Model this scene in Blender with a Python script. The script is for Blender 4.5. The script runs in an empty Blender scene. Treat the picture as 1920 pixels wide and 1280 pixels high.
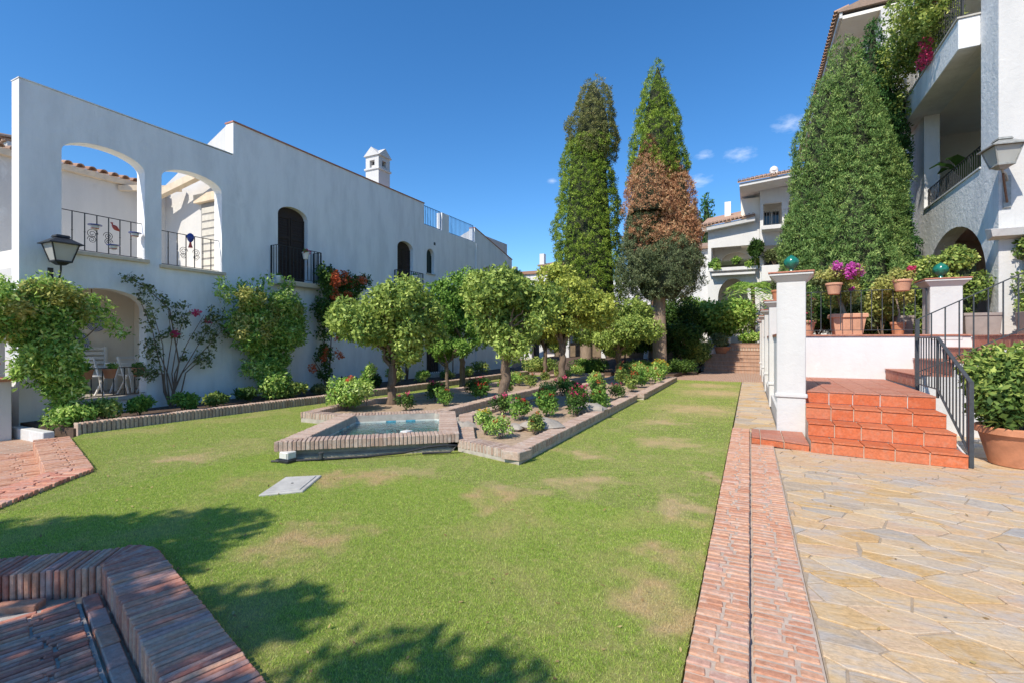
import bpy, bmesh, math, random
import numpy as np
from mathutils import Vector, Matrix
from mathutils.geometry import tessellate_polygon
rad = math.radians
random.seed(7)
S = bpy.context.scene
COL = S.collection

# ------------------------------------------------------------------ camera, sky, sun, exposure
cam_d = bpy.data.cameras.new('camera'); cam = bpy.data.objects.new('camera', cam_d); COL.objects.link(cam)
cam_d.sensor_width = 36; cam_d.lens = 17.0; cam_d.shift_y = -2/1920; cam_d.clip_start = 0.05; cam_d.clip_end = 2000
cam.location = (0, 0, 1.6); cam.rotation_euler = (rad(90), 0, rad(26.18)); S.camera = cam
SUN_AZ, SUN_EL = 14, 46
wd = bpy.data.worlds.new('World'); S.world = wd; wd.use_nodes = True
nt = wd.node_tree; nt.nodes.clear()
sky = nt.nodes.new('ShaderNodeTexSky'); sky.sky_type = 'NISHITA'; sky.sun_disc = False
sky.sun_elevation = rad(SUN_EL); sky.sun_rotation = rad(180 + SUN_AZ)
sky.altitude = 0; sky.air_density = 1.0; sky.dust_density = 0.0; sky.ozone_density = 6.0
bg = nt.nodes.new('ShaderNodeBackground'); bg.inputs['Strength'].default_value = 0.122
wo = nt.nodes.new('ShaderNodeOutputWorld')
nt.links.new(bg.outputs[0], wo.inputs[0])
# a few small fair-weather cloud wisps low in the sky
tcw = nt.nodes.new('ShaderNodeTexCoord'); hsv = nt.nodes.new('ShaderNodeHueSaturation'); hsv.inputs['Saturation'].default_value = 1.2; hsv.inputs['Value'].default_value = 1.0
nt.links.new(sky.outputs[0], hsv.inputs['Color'])
nzw = nt.nodes.new('ShaderNodeTexNoise'); nzw.inputs['Scale'].default_value = 70; nzw.inputs['Detail'].default_value = 6; nzw.inputs['Roughness'].default_value = 0.6
mpw = nt.nodes.new('ShaderNodeMapping'); mpw.inputs['Scale'].default_value = (1, 1, 2.2); nt.links.new(tcw.outputs['Generated'], mpw.inputs[0]); nt.links.new(mpw.outputs[0], nzw.inputs[0])
acc = None
for (cx_, cy_, cz_, cr_) in [(-0.3457, 0.8853, 0.3111, 0.01), (-0.0865, 0.9521, 0.2933, 0.022), (-0.0152, 0.9446, 0.3278, 0.022), (-0.0727, 0.9395, 0.3348, 0.014), (0.0623, 0.9303, 0.3614, 0.024)]:
    dd = nt.nodes.new('ShaderNodeVectorMath'); dd.operation = 'DISTANCE'; nt.links.new(mpw.outputs[0], dd.inputs[0]); dd.inputs[1].default_value = (cx_, cy_, cz_*2.2)
    mr = nt.nodes.new('ShaderNodeMapRange'); nt.links.new(dd.outputs['Value'], mr.inputs[0]); mr.inputs[1].default_value = cr_*2.2; mr.inputs[2].default_value = 0
    if acc is None: acc = mr.outputs[0]
    else:
        mx = nt.nodes.new('ShaderNodeMath'); mx.operation = 'MAXIMUM'; nt.links.new(acc, mx.inputs[0]); nt.links.new(mr.outputs[0], mx.inputs[1]); acc = mx.outputs[0]
ml = nt.nodes.new('ShaderNodeMath'); ml.operation = 'MULTIPLY'; nt.links.new(acc, ml.inputs[0]); nt.links.new(nzw.outputs[0], ml.inputs[1])
mr = nt.nodes.new('ShaderNodeMapRange'); nt.links.new(ml.outputs[0], mr.inputs[0]); mr.inputs[1].default_value = 0.20; mr.inputs[2].default_value = 0.55; mr.inputs[4].default_value = 0.30
mxw = nt.nodes.new('ShaderNodeMix'); mxw.data_type = 'RGBA'; nt.links.new(mr.outputs[0], mxw.inputs[0]); nt.links.new(hsv.outputs[0], mxw.inputs[6]); mxw.inputs[7].default_value = (6.5, 6.8, 7.4, 1)
nt.links.new(mxw.outputs[2], bg.inputs[0])
sun_d = bpy.data.lights.new('sun', 'SUN'); sun_d.energy = 3.5; sun_d.angle = rad(0.53); sun_d.color = (1, 0.925, 0.80)
sun = bpy.data.objects.new('sun', sun_d); COL.objects.link(sun)
sdir = Vector((math.sin(rad(SUN_AZ))*math.cos(rad(SUN_EL)), math.cos(rad(SUN_AZ))*math.cos(rad(SUN_EL)), -math.sin(rad(SUN_EL))))
sun.rotation_euler = sdir.to_track_quat('-Z', 'Y').to_euler(); sun.location = (-5, -12, 15)
S.view_settings.view_transform = 'Standard'; S.view_settings.look = 'None'; S.view_settings.gamma = 1.0
S.view_settings.exposure = 0.66
S.view_settings.use_curve_mapping = False
S.render.engine = 'CYCLES'

# ------------------------------------------------------------------ materials
M = {}
def mk(name):
    m = bpy.data.materials.new(name); m.use_nodes = True; t = m.node_tree; t.nodes.clear()
    o = t.nodes.new('ShaderNodeOutputMaterial'); b = t.nodes.new('ShaderNodeBsdfPrincipled')
    t.links.new(b.outputs[0], o.inputs[0]); M[name] = m
    return m, t, b, o
def nd(t, typ, **kw):
    n = t.nodes.new(typ)
    for k, v in kw.items():
        if k in n.inputs: n.inputs[k].default_value = v
        else: setattr(n, k, v)
    return n
def ramp(t, stops, src=None):
    r = t.nodes.new('ShaderNodeValToRGB'); e = r.color_ramp.elements
    while len(e) < len(stops): e.new(0.5)
    for el, (p, c) in zip(e, stops):
        el.position = p; el.color = (c[0], c[1], c[2], 1)
    if src is not None: t.links.new(src, r.inputs[0])
    return r
def mixc(t, a, b, fac, mode='MIX'):
    n = t.nodes.new('ShaderNodeMix'); n.data_type = 'RGBA'; n.blend_type = mode
    for sock, v in ((n.inputs[0], fac), (n.inputs[6], a), (n.inputs[7], b)):
        if hasattr(v, 'is_linked'): t.links.new(v, sock)
        elif isinstance(v, (int, float)): sock.default_value = v
        else: sock.default_value = (v[0], v[1], v[2], 1)
    return n.outputs[2]
def bump(t, b, h, strength, dist):
    n = nd(t, 'ShaderNodeBump', Strength=strength, Distance=dist); t.links.new(h, n.inputs['Height']); t.links.new(n.outputs[0], b.inputs['Normal'])
def coord(t, obj=False):
    if obj: return t.nodes.new('ShaderNodeTexCoord').outputs['Object']
    return t.nodes.new('ShaderNodeNewGeometry').outputs['Position']
def noise(t, vec, scale, detail=4, rough=0.55, dist=0):
    n = nd(t, 'ShaderNodeTexNoise', Scale=scale, Detail=detail, Roughness=rough, Distortion=dist); t.links.new(vec, n.inputs['Vector']); return n.outputs[0]
def scaled(t, vec, s):
    n = nd(t, 'ShaderNodeMapping'); n.inputs['Scale'].default_value = s; t.links.new(vec, n.inputs[0]); return n.outputs[0]

def plain(name, c, rough=0.6, metal=0.0, var=0.12, nscale=6, bstr=0.0, bscale=40, spec=0.4):
    m, t, b, o = mk(name); p = coord(t)
    n = noise(t, p, nscale, 5, 0.6)
    lo = [x*(1-var) for x in c]; hi = [min(1, x*(1+var)) for x in c]
    r = ramp(t, [(0.3, lo), (0.7, hi)], n); t.links.new(r.outputs[0], b.inputs['Base Color'])
    b.inputs['Roughness'].default_value = rough; b.inputs['Metallic'].default_value = metal; b.inputs['Specular IOR Level'].default_value = spec
    if bstr: bump(t, b, noise(t, p, bscale, 4, 0.6), bstr, 0.01)
    return m
def plaster(name, c, stain, bs=0.35):
    m, t, b, o = mk(name); p = coord(t)
    st = noise(t, scaled(t, p, (1.3, 1.3, 0.35)), 1.6, 6, 0.62)
    r = ramp(t, [(0.36, stain), (0.58, c)], st)
    sp = ramp(t, [(0.62, (1, 1, 1)), (0.72, (0.86, 0.86, 0.85))], noise(t, p, 0.7, 8, 0.7, 0.6))
    fin = mixc(t, r.outputs[0], sp.outputs[0], 0.8, 'MULTIPLY')
    stk = ramp(t, [(0.56, (1, 1, 1)), (0.70, (0.87, 0.87, 0.85))], noise(t, scaled(t, p, (6, 6, 0.25)), 1.5, 6, 0.7)); msk = ramp(t, [(0.5, (0, 0, 0)), (0.62, (1, 1, 1))], noise(t, p, 0.45, 4, 0.6))
    fin = mixc(t, fin, mixc(t, fin, stk.outputs[0], 1.0, 'MULTIPLY'), msk.outputs[0])
    lime = ramp(t, [(0.60, (0, 0, 0)), (0.68, (1, 1, 1))], noise(t, p, 1.1, 9, 0.75, 1.2)); lk = nd(t, 'ShaderNodeMath', operation='MULTIPLY'); t.links.new(lime.outputs[0], lk.inputs[0]); lk.inputs[1].default_value = 0.35
    fin = mixc(t, fin, (0.82, 0.83, 0.82), lk.outputs[0])
    t.links.new(fin, b.inputs['Base Color']); b.inputs['Roughness'].default_value = 0.85; b.inputs['Specular IOR Level'].default_value = 0.2
    a = nd(t, 'ShaderNodeMath', operation='ADD'); t.links.new(noise(t, p, 7, 6, 0.6, 0.4), a.inputs[0])
    k = nd(t, 'ShaderNodeMath', operation='MULTIPLY'); t.links.new(noise(t, p, 60, 3), k.inputs[0]); k.inputs[1].default_value = 0.15
    t.links.new(k.outputs[0], a.inputs[1]); bump(t, b, a.outputs[0], bs, 0.03)
plaster('plaster', (0.60, 0.585, 0.565), (0.555, 0.545, 0.53))  # white walls mostly facing the sun; base darkened to temper their light
plaster('plaster_aged_shade_lift', (0.83, 0.83, 0.82), (0.73, 0.73, 0.725), 0.5)  # weathered facade in shade; base lightened to make up for missing sun
plaster('plaster_old_shade_lift', (0.78, 0.78, 0.775), (0.66, 0.665, 0.665), 0.6)  # older plaster on shaded walls, base lightened to lift the shade
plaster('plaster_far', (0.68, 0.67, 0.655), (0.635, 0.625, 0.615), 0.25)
plaster('plaster_cream', (0.86, 0.81, 0.72), (0.82, 0.76, 0.67), 0.2)

def brickmat(name, stops, rough=0.85, grime=(0.5, 0.47, 0.42), gmix=0.35):
    m, t, b, o = mk(name); p = coord(t); oi = t.nodes.new('ShaderNodeObjectInfo')
    r = ramp(t, stops, oi.outputs['Random'])
    n = ramp(t, [(0.35, (0.75, 0.75, 0.75)), (0.65, (1.15, 1.15, 1.15))], noise(t, p, 35, 5, 0.65))
    c = mixc(t, r.outputs[0], n.outputs[0], 0.8, 'MULTIPLY')
    g = ramp(t, [(0.5, (0, 0, 0)), (0.68, (1, 1, 1))], noise(t, p, 14, 6, 0.7))
    k = nd(t, 'ShaderNodeMath', operation='MULTIPLY'); t.links.new(g.outputs[0], k.inputs[0]); k.inputs[1].default_value = gmix
    t.links.new(mixc(t, c, grime, k.outputs[0]), b.inputs['Base Color'])
    b.inputs['Roughness'].default_value = rough; b.inputs['Specular IOR Level'].default_value = 0.25
    bump(t, b, noise(t, p, 90, 5, 0.65), 0.5, 0.006)
brickmat('brick', [(0.0, (0.46, 0.21, 0.13)), (0.35, (0.52, 0.265, 0.165)), (0.7, (0.57, 0.325, 0.21)), (1.0, (0.52, 0.30, 0.23))], grime=(0.58, 0.49, 0.41), gmix=0.5)
brickmat('brick_dark', [(0.0, (0.44, 0.16, 0.11)), (0.3, (0.54, 0.235, 0.16)), (0.6, (0.64, 0.30, 0.18)), (0.85, (0.50, 0.29, 0.24)), (1.0, (0.68, 0.38, 0.24))])
brickmat('brick_pale', [(0.0, (0.36, 0.24, 0.18)), (0.35, (0.44, 0.31, 0.24)), (0.7, (0.50, 0.37, 0.29)), (1.0, (0.40, 0.28, 0.22))], gmix=0.55)
brickmat('tile_red', [(0.0, (0.50, 0.125, 0.05)), (0.5, (0.56, 0.15, 0.06)), (1.0, (0.52, 0.17, 0.085))], rough=0.6, grime=(0.50, 0.27, 0.18), gmix=0.45)
brickmat('tile_dull', [(0.0, (0.44, 0.16, 0.10)), (0.5, (0.48, 0.20, 0.13)), (1.0, (0.42, 0.18, 0.12))], rough=0.6, grime=(0.5, 0.32, 0.25), gmix=0.5)
brickmat('roof_tile', [(0.0, (0.36, 0.20, 0.13)), (0.5, (0.46, 0.29, 0.20)), (1.0, (0.30, 0.21, 0.16))], grime=(0.22, 0.19, 0.16), gmix=0.6)
brickmat('flag', [(0.0, (0.36, 0.34, 0.32)), (0.10, (0.54, 0.34, 0.14)), (0.3, (0.60, 0.41, 0.22)), (0.45, (0.44, 0.38, 0.32)), (0.55, (0.60, 0.39, 0.19)), (0.75, (0.56, 0.38, 0.25)), (0.9, (0.64, 0.48, 0.29)), (1.0, (0.52, 0.32, 0.14))], rough=0.6, grime=(0.50, 0.40, 0.29), gmix=0.45)
def flag_detail():
    m = M['flag']; t = m.node_tree; b = [n for n in t.nodes if n.type == 'BSDF_PRINCIPLED'][0]
    src = b.inputs['Base Color'].links[0].from_socket; p = coord(t)
    blot = ramp(t, [(0.42, (0, 0, 0)), (0.56, (1, 1, 1))], noise(t, scaled(t, p, (2.0, 4.5, 1)), 1.3, 5, 0.6, 1.5))
    och = ramp(t, [(0.36, (0.56, 0.37, 0.17)), (0.48, (0.58, 0.47, 0.33)), (0.56, (0.46, 0.44, 0.42)), (0.7, (0.38, 0.38, 0.38))], noise(t, scaled(t, p, (1.5, 3.5, 1)), 1.1, 4, 0.6, 1.0))
    k = nd(t, 'ShaderNodeMath', operation='MULTIPLY'); t.links.new(blot.outputs[0], k.inputs[0]); k.inputs[1].default_value = 0.5
    t.links.new(mixc(t, src, och.outputs[0], k.outputs[0]), b.inputs['Base Color'])
    bump(t, b, noise(t, scaled(t, p, (1, 2.2, 1)), 9, 8, 0.68, 0.8), 0.55, 0.02)
flag_detail()
plain('mortar', (0.42, 0.37, 0.31), 0.9, var=0.2, nscale=9, bstr=0.6)
plain('mortar_pale', (0.47, 0.37, 0.295), 0.9, var=0.15, nscale=9, bstr=0.5)
plain('joint', (0.36, 0.285, 0.21), 0.9, var=0.2, nscale=9, bstr=0.4)
plain('grout', (0.52, 0.42, 0.33), 0.9, var=0.15)
plain('concrete', (0.46, 0.44, 0.40), 0.85, var=0.18, nscale=5, bstr=0.4)
plain('white_paint', (0.78, 0.78, 0.76), 0.5, var=0.05)
plain('iron', (0.025, 0.027, 0.03), 0.5, var=0.3, nscale=20)
plain('iron_grey', (0.05, 0.054, 0.06), 0.5, var=0.2, nscale=20)
plain('bronze', (0.20, 0.12, 0.06), 0.5, 0.4)
plain('lamp_metal', (0.30, 0.30, 0.28), 0.55, 0.2, var=0.25, nscale=15)
plain('rust', (0.16, 0.09, 0.06), 0.8, var=0.3, nscale=20)
plain('dark_wood', (0.030, 0.018, 0.013), 0.55, var=0.3, nscale=12)
plain('green_wood', (0.02, 0.035, 0.03), 0.5, var=0.2)
plain('pot', (0.50, 0.21, 0.11), 0.8, var=0.18, nscale=7, bstr=0.25)
plain('pot_pale', (0.58, 0.30, 0.19), 0.85, var=0.15, nscale=5, bstr=0.25)
plain('planter_grey', (0.30, 0.25, 0.22), 0.8, var=0.15)
plain('glaze', (0.015, 0.16, 0.11), 0.18, var=0.3, nscale=18, spec=0.6)
plain('soil', (0.40, 0.29, 0.20), 0.95, var=0.28, nscale=12, bstr=1.0, bscale=25)
plain('dark_soil', (0.10, 0.065, 0.045), 0.95, var=0.3, nscale=12, bstr=0.8, bscale=25)
plain('stone', (0.36, 0.32, 0.27), 0.9, var=0.2, nscale=8, bstr=0.5)
plain('plastic_black', (0.02, 0.02, 0.022), 0.45)
plain('plastic_white', (0.62, 0.60, 0.55), 0.5)
plain('blue_glaze', (0.03, 0.06, 0.28), 0.3, var=0.4, nscale=30)
plain('red_glaze', (0.5, 0.08, 0.05), 0.3, var=0.4, nscale=30)
plain('white_glaze', (0.72, 0.70, 0.66), 0.3)
plain('tile_blue', (0.10, 0.34, 0.42), 0.25, var=0.3, nscale=15)
plain('tile_white', (0.62, 0.63, 0.56), 0.3, var=0.12)
plain('shutter_grey', (0.28, 0.27, 0.26), 0.6)
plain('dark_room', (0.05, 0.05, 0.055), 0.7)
plain('beam', (0.66, 0.54, 0.40), 0.8)
plain('hill_ground', (0.20, 0.15, 0.10), 0.95, var=0.3, nscale=3)
plain('awning_blue', (0.05, 0.14, 0.28), 0.8)
plain('awning_cream', (0.55, 0.52, 0.46), 0.8)
m, t, b, o = mk('glass_dark'); b.inputs['Base Color'].default_value = (0.03, 0.035, 0.04, 1); b.inputs['Roughness'].default_value = 0.06
m, t, b, o = mk('glass_milk'); b.inputs['Base Color'].default_value = (0.60, 0.60, 0.56, 1); b.inputs['Roughness'].default_value = 0.35; b.inputs['Transmission Weight'].default_value = 0.35
m, t, b, o = mk('plate')   # painted ceramic plate
p = coord(t, True); w = nd(t, 'ShaderNodeTexWave', Scale=9.0, Distortion=6.0, Detail=2.0); w.wave_type = 'RINGS'; w.rings_direction = 'X'; t.links.new(p, w.inputs[0])
r = ramp(t, [(0.35, (0.62, 0.64, 0.68)), (0.6, (0.10, 0.15, 0.36))], w.outputs[0]); t.links.new(r.outputs[0], b.inputs['Base Color']); b.inputs['Roughness'].default_value = 0.25
# water
m, t, b, o = mk('water'); b.inputs['Base Color'].default_value = (0.80, 0.95, 0.95, 1); b.inputs['Roughness'].default_value = 0.03; b.inputs['IOR'].default_value = 1.33; b.inputs['Transmission Weight'].default_value = 1.0
bump(t, b, noise(t, coord(t), 9, 3, 0.5, 0.6), 0.35, 0.03)
# lawn sheet and blades
DRY = [(-2.05, 6.6, .32), (-1.7, 5.2, .42), (-2.3, 4.4, .35), (-1.2, 7.9, .5), (-1.1, 12, 1.0), (-.9, 16, 1.2), (-1.6, 9.8, .45), (-3.9, 4.5, .4), (-4.3, 4.25, .3), (-0.55, 3.7, .3), (-.5, 2.9, .35), (-.6, 4.9, .3), (-3.2, 2.75, .35), (-6.9, 4.0, .4), (-1.3, 18.5, 1.0), (-.45, 6.3, .25)]
def lawn_color(t, p, base):
    n1 = noise(t, p, 0.9, 6, 0.65, 0.5); n2 = noise(t, p, 16, 4, 0.7)
    g = ramp(t, base, n2)
    acc = None
    wob = nd(t, 'ShaderNodeVectorMath', operation='SCALE'); nn = nd(t, 'ShaderNodeTexNoise', Scale=2.6, Detail=4.0); t.links.new(p, nn.inputs[0]); t.links.new(nn.outputs[1], wob.inputs[0]); wob.inputs['Scale'].default_value = 1.5
    ad = nd(t, 'ShaderNodeVectorMath', operation='ADD'); t.links.new(p, ad.inputs[0]); t.links.new(wob.outputs[0], ad.inputs[1])
    fl = nd(t, 'ShaderNodeVectorMath', operation='MULTIPLY'); t.links.new(ad.outputs[0], fl.inputs[0]); fl.inputs[1].default_value = (1, 1, 0)
    for (x, y, r_) in DRY:
        d = nd(t, 'ShaderNodeVectorMath', operation='DISTANCE'); t.links.new(fl.outputs[0], d.inputs[0]); d.inputs[1].default_value = (x+.75, y+.75, 0)
        mr = nd(t, 'ShaderNodeMapRange'); t.links.new(d.outputs['Value'], mr.inputs[0])
        mr.inputs[1].default_value = r_*1.35; mr.inputs[2].default_value = r_*0.25; mr.inputs[3].default_value = 0; mr.inputs[4].default_value = 1
        if acc is None: acc = mr.outputs[0]
        else:
            mx = nd(t, 'ShaderNodeMath', operation='MAXIMUM'); t.links.new(acc, mx.inputs[0]); t.links.new(mr.outputs[0], mx.inputs[1]); acc = mx.outputs[0]
    k = nd(t, 'ShaderNodeMath', operation='MULTIPLY'); t.links.new(acc, k.inputs[0]); k.inputs[1].default_value = 0.9
    r1 = ramp(t, [(0.50, (0, 0, 0)), (0.72, (0.55, 0.55, 0.55))], n1); n3 = ramp(t, [(0.55, (0, 0, 0)), (0.72, (0.5, 0.5, 0.5))], noise(t, p, 7, 5, 0.75)); mx0 = nd(t, 'ShaderNodeMath', operation='MAXIMUM'); t.links.new(r1.outputs[0], mx0.inputs[0]); t.links.new(n3.outputs[0], mx0.inputs[1]); r1 = mx0
    mx = nd(t, 'ShaderNodeMath', operation='MAXIMUM'); t.links.new(k.outputs[0], mx.inputs[0]); t.links.new(r1.outputs[0], mx.inputs[1])
    return g.outputs[0], mx.outputs[0]
m, t, b, o = mk('lawn'); p = coord(t)
g, k = lawn_color(t, p, [(0.3, (0.17, 0.20, 0.05)), (0.5, (0.25, 0.29, 0.075)), (0.7, (0.34, 0.34, 0.12))])
t.links.new(mixc(t, g, (0.52, 0.39, 0.21), k), b.inputs['Base Color']); b.inputs['Roughness'].default_value = 0.9; b.inputs['Specular IOR Level'].default_value = 0.1
bump(t, b, noise(t, p, 70, 4, 0.7), 1.0, 0.02)
def leafmat(name, stops, transl=0.30, rough=0.58, var=0.5, nscale=1.6, lawn=False):
    m, t, b, o = mk(name); p = coord(t)
    at = nd(t, 'ShaderNodeAttribute'); at.attribute_name = 'r'
    n = noise(t, p, nscale, 3, 0.6)
    a = nd(t, 'ShaderNodeMath', operation='MULTIPLY_ADD'); t.links.new(n, a.inputs[0]); a.inputs[1].default_value = var; t.links.new(at.outputs['Fac'], a.inputs[2])
    s = nd(t, 'ShaderNodeMath', operation='SUBTRACT'); t.links.new(a.outputs[0], s.inputs[0]); s.inputs[1].default_value = var*0.5
    r = ramp(t, stops, s.outputs[0]); c = r.outputs[0]
    if lawn:
        g, k = lawn_color(t, p, [(0, (0, 0, 0)), (1, (1, 1, 1))]); c = mixc(t, c, (0.72, 0.55, 0.31), k)
    t.links.new(c, b.inputs['Base Color']); b.inputs['Roughness'].default_value = rough; b.inputs['Specular IOR Level'].default_value = 0.2
    tr = nd(t, 'ShaderNodeBsdfTranslucent'); t.links.new(c, tr.inputs[0])
    ms = nd(t, 'ShaderNodeMixShader'); ms.inputs[0].default_value = transl
    t.links.new(b.outputs[0], ms.inputs[1]); t.links.new(tr.outputs[0], ms.inputs[2]); t.links.new(ms.outputs[0], o.inputs[0])
leafmat('grass', [(0.0, (0.257, 0.395, 0.058)), (0.4, (0.443, 0.610, 0.100)), (0.75, (0.648, 0.720, 0.167)), (1.0, (0.684, 0.720, 0.317))], 0.42, 0.6, 0.85, 22, lawn=True)
leafmat('leaf_orange', [(0.0, (0.044, 0.085, 0.022)), (0.35, (0.164, 0.257, 0.055)), (0.7, (0.434, 0.533, 0.116)), (1.0, (0.620, 0.719, 0.225))])
leafmat('leaf_orange_yellow', [(0.0, (0.046, 0.080, 0.017)), (0.35, (0.190, 0.254, 0.045)), (0.65, (0.476, 0.518, 0.098)), (1.0, (0.682, 0.720, 0.152))])
leafmat('leaf_bright', [(0.0, (0.040, 0.104, 0.020)), (0.4, (0.170, 0.329, 0.055)), (0.75, (0.505, 0.663, 0.147)), (1.0, (0.678, 0.743, 0.332))])
leafmat('leaf_green', [(0.0, (0.035, 0.096, 0.017)), (0.5, (0.150, 0.294, 0.050)), (1.0, (0.432, 0.618, 0.118))])
leafmat('leaf_dark', [(0.0, (0.015, 0.036, 0.009)), (0.5, (0.048, 0.111, 0.021)), (1.0, (0.168, 0.261, 0.048))])
leafmat('leaf_ivy', [(0.0, (0.034, 0.078, 0.019)), (0.4, (0.153, 0.245, 0.054)), (0.8, (0.508, 0.584, 0.140)), (1.0, (0.750, 0.750, 0.277))])
leafmat('leaf_variegated', [(0.0, (0.146, 0.190, 0.044)), (0.5, (0.410, 0.410, 0.101)), (1.0, (0.720, 0.657, 0.263))])
leafmat('leaf_grey', [(0.0, (0.036, 0.057, 0.018)), (0.5, (0.135, 0.172, 0.062)), (1.0, (0.330, 0.363, 0.155))])
leafmat('cyp_light', [(0.0, (0.055, 0.105, 0.013)), (0.4, (0.166, 0.268, 0.031)), (0.8, (0.374, 0.472, 0.068)), (1.0, (0.579, 0.601, 0.136))], 0.2, 0.6, 0.35, 1.2)
leafmat('cyp_olive', [(0.0, (0.067, 0.079, 0.026)), (0.5, (0.215, 0.238, 0.077)), (1.0, (0.476, 0.396, 0.158))], 0.2, 0.6, 0.3, 1.2)
leafmat('cyp_dark', [(0.0, (0.051, 0.074, 0.034)), (0.5, (0.158, 0.204, 0.094)), (1.0, (0.362, 0.374, 0.180))], 0.2, 0.6, 0.35, 1.2)
leafmat('cyp_brown', [(0.0, (0.173, 0.085, 0.047)), (0.5, (0.540, 0.266, 0.138)), (1.0, (0.692, 0.549, 0.298))], 0.15, 0.8, 0.3, 1.5)
leafmat('cyp_green', [(0.0, (0.050, 0.108, 0.029)), (0.5, (0.176, 0.297, 0.078)), (1.0, (0.462, 0.550, 0.179))], 0.2, 0.6, 0.35, 1.2)
leafmat('cyp_deep', [(0.0, (0.017, 0.056, 0.017)), (0.5, (0.054, 0.145, 0.039)), (1.0, (0.130, 0.261, 0.066))], 0.2, 0.6, 0.35, 1.2)
leafmat('leaf_dry', [(0.0, (0.16, 0.09, 0.04)), (0.4, (0.32, 0.21, 0.09)), (0.7, (0.48, 0.38, 0.16)), (1.0, (0.40, 0.42, 0.14))], 0.15, 0.8, 0.2)
leafmat('petal_red', [(0.0, (0.35, 0.02, 0.02)), (0.5, (0.55, 0.04, 0.03)), (1.0, (0.62, 0.10, 0.06))], 0.3, 0.5, 0.2)
leafmat('petal_orange', [(0.0, (0.42, 0.07, 0.03)), (0.5, (0.60, 0.13, 0.05)), (1.0, (0.65, 0.2, 0.09))], 0.3, 0.5, 0.2)
leafmat('petal_pink', [(0.0, (0.42, 0.03, 0.24)), (0.5, (0.58, 0.07, 0.40)), (1.0, (0.66, 0.2, 0.48))], 0.3, 0.5, 0.2)
leafmat('petal_rose', [(0.0, (0.60, 0.03, 0.12)), (1.0, (0.7, 0.12, 0.22))], 0.3, 0.5, 0.2)
leafmat('petal_yellow', [(0.0, (0.6, 0.35, 0.02)), (1.0, (0.75, 0.5, 0.05))], 0.3, 0.5, 0.2)
def barkmat(name, lo, hi):
    m, t, b, o = mk(name); p = coord(t)
    n = noise(t, scaled(t, p, (1, 1, 0.18)), 22, 6, 0.7)
    r = ramp(t, [(0.3, lo), (0.7, hi)], n); t.links.new(r.outputs[0], b.inputs['Base Color']); b.inputs['Roughness'].default_value = 0.9
    bump(t, b, n, 0.8, 0.03)
barkmat('bark', (0.09, 0.06, 0.04), (0.24, 0.17, 0.12))
barkmat('bark_pale', (0.20, 0.14, 0.10), (0.42, 0.32, 0.24))
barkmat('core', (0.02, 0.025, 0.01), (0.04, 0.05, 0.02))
m, t, b, o = mk('brick_paving')   # far brick surfaces, pieces too small to tell apart
p = coord(t); bt = nd(t, 'ShaderNodeTexBrick', Scale=1.0); bt.inputs['Color1'].default_value = (0.46, 0.26, 0.17, 1); bt.inputs['Color2'].default_value = (0.38, 0.21, 0.14, 1); bt.inputs['Mortar'].default_value = (0.45, 0.38, 0.30, 1)
bt.inputs['Brick Width'].default_value = 0.28; bt.inputs['Row Height'].default_value = 0.065; bt.inputs['Mortar Size'].default_value = 0.008
rot = nd(t, 'ShaderNodeMapping'); rot.inputs['Rotation'].default_value = (0, 0, rad(90)); t.links.new(p, rot.inputs[0]); t.links.new(rot.outputs[0], bt.inputs[0])
t.links.new(mixc(t, bt.outputs[0], ramp(t, [(0.3, (0.8, 0.8, 0.8)), (0.7, (1.1, 1.1, 1.1))], noise(t, p, 5, 5)).outputs[0], 0.8, 'MULTIPLY'), b.inputs['Base Color']); b.inputs['Roughness'].default_value = 0.85

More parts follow.
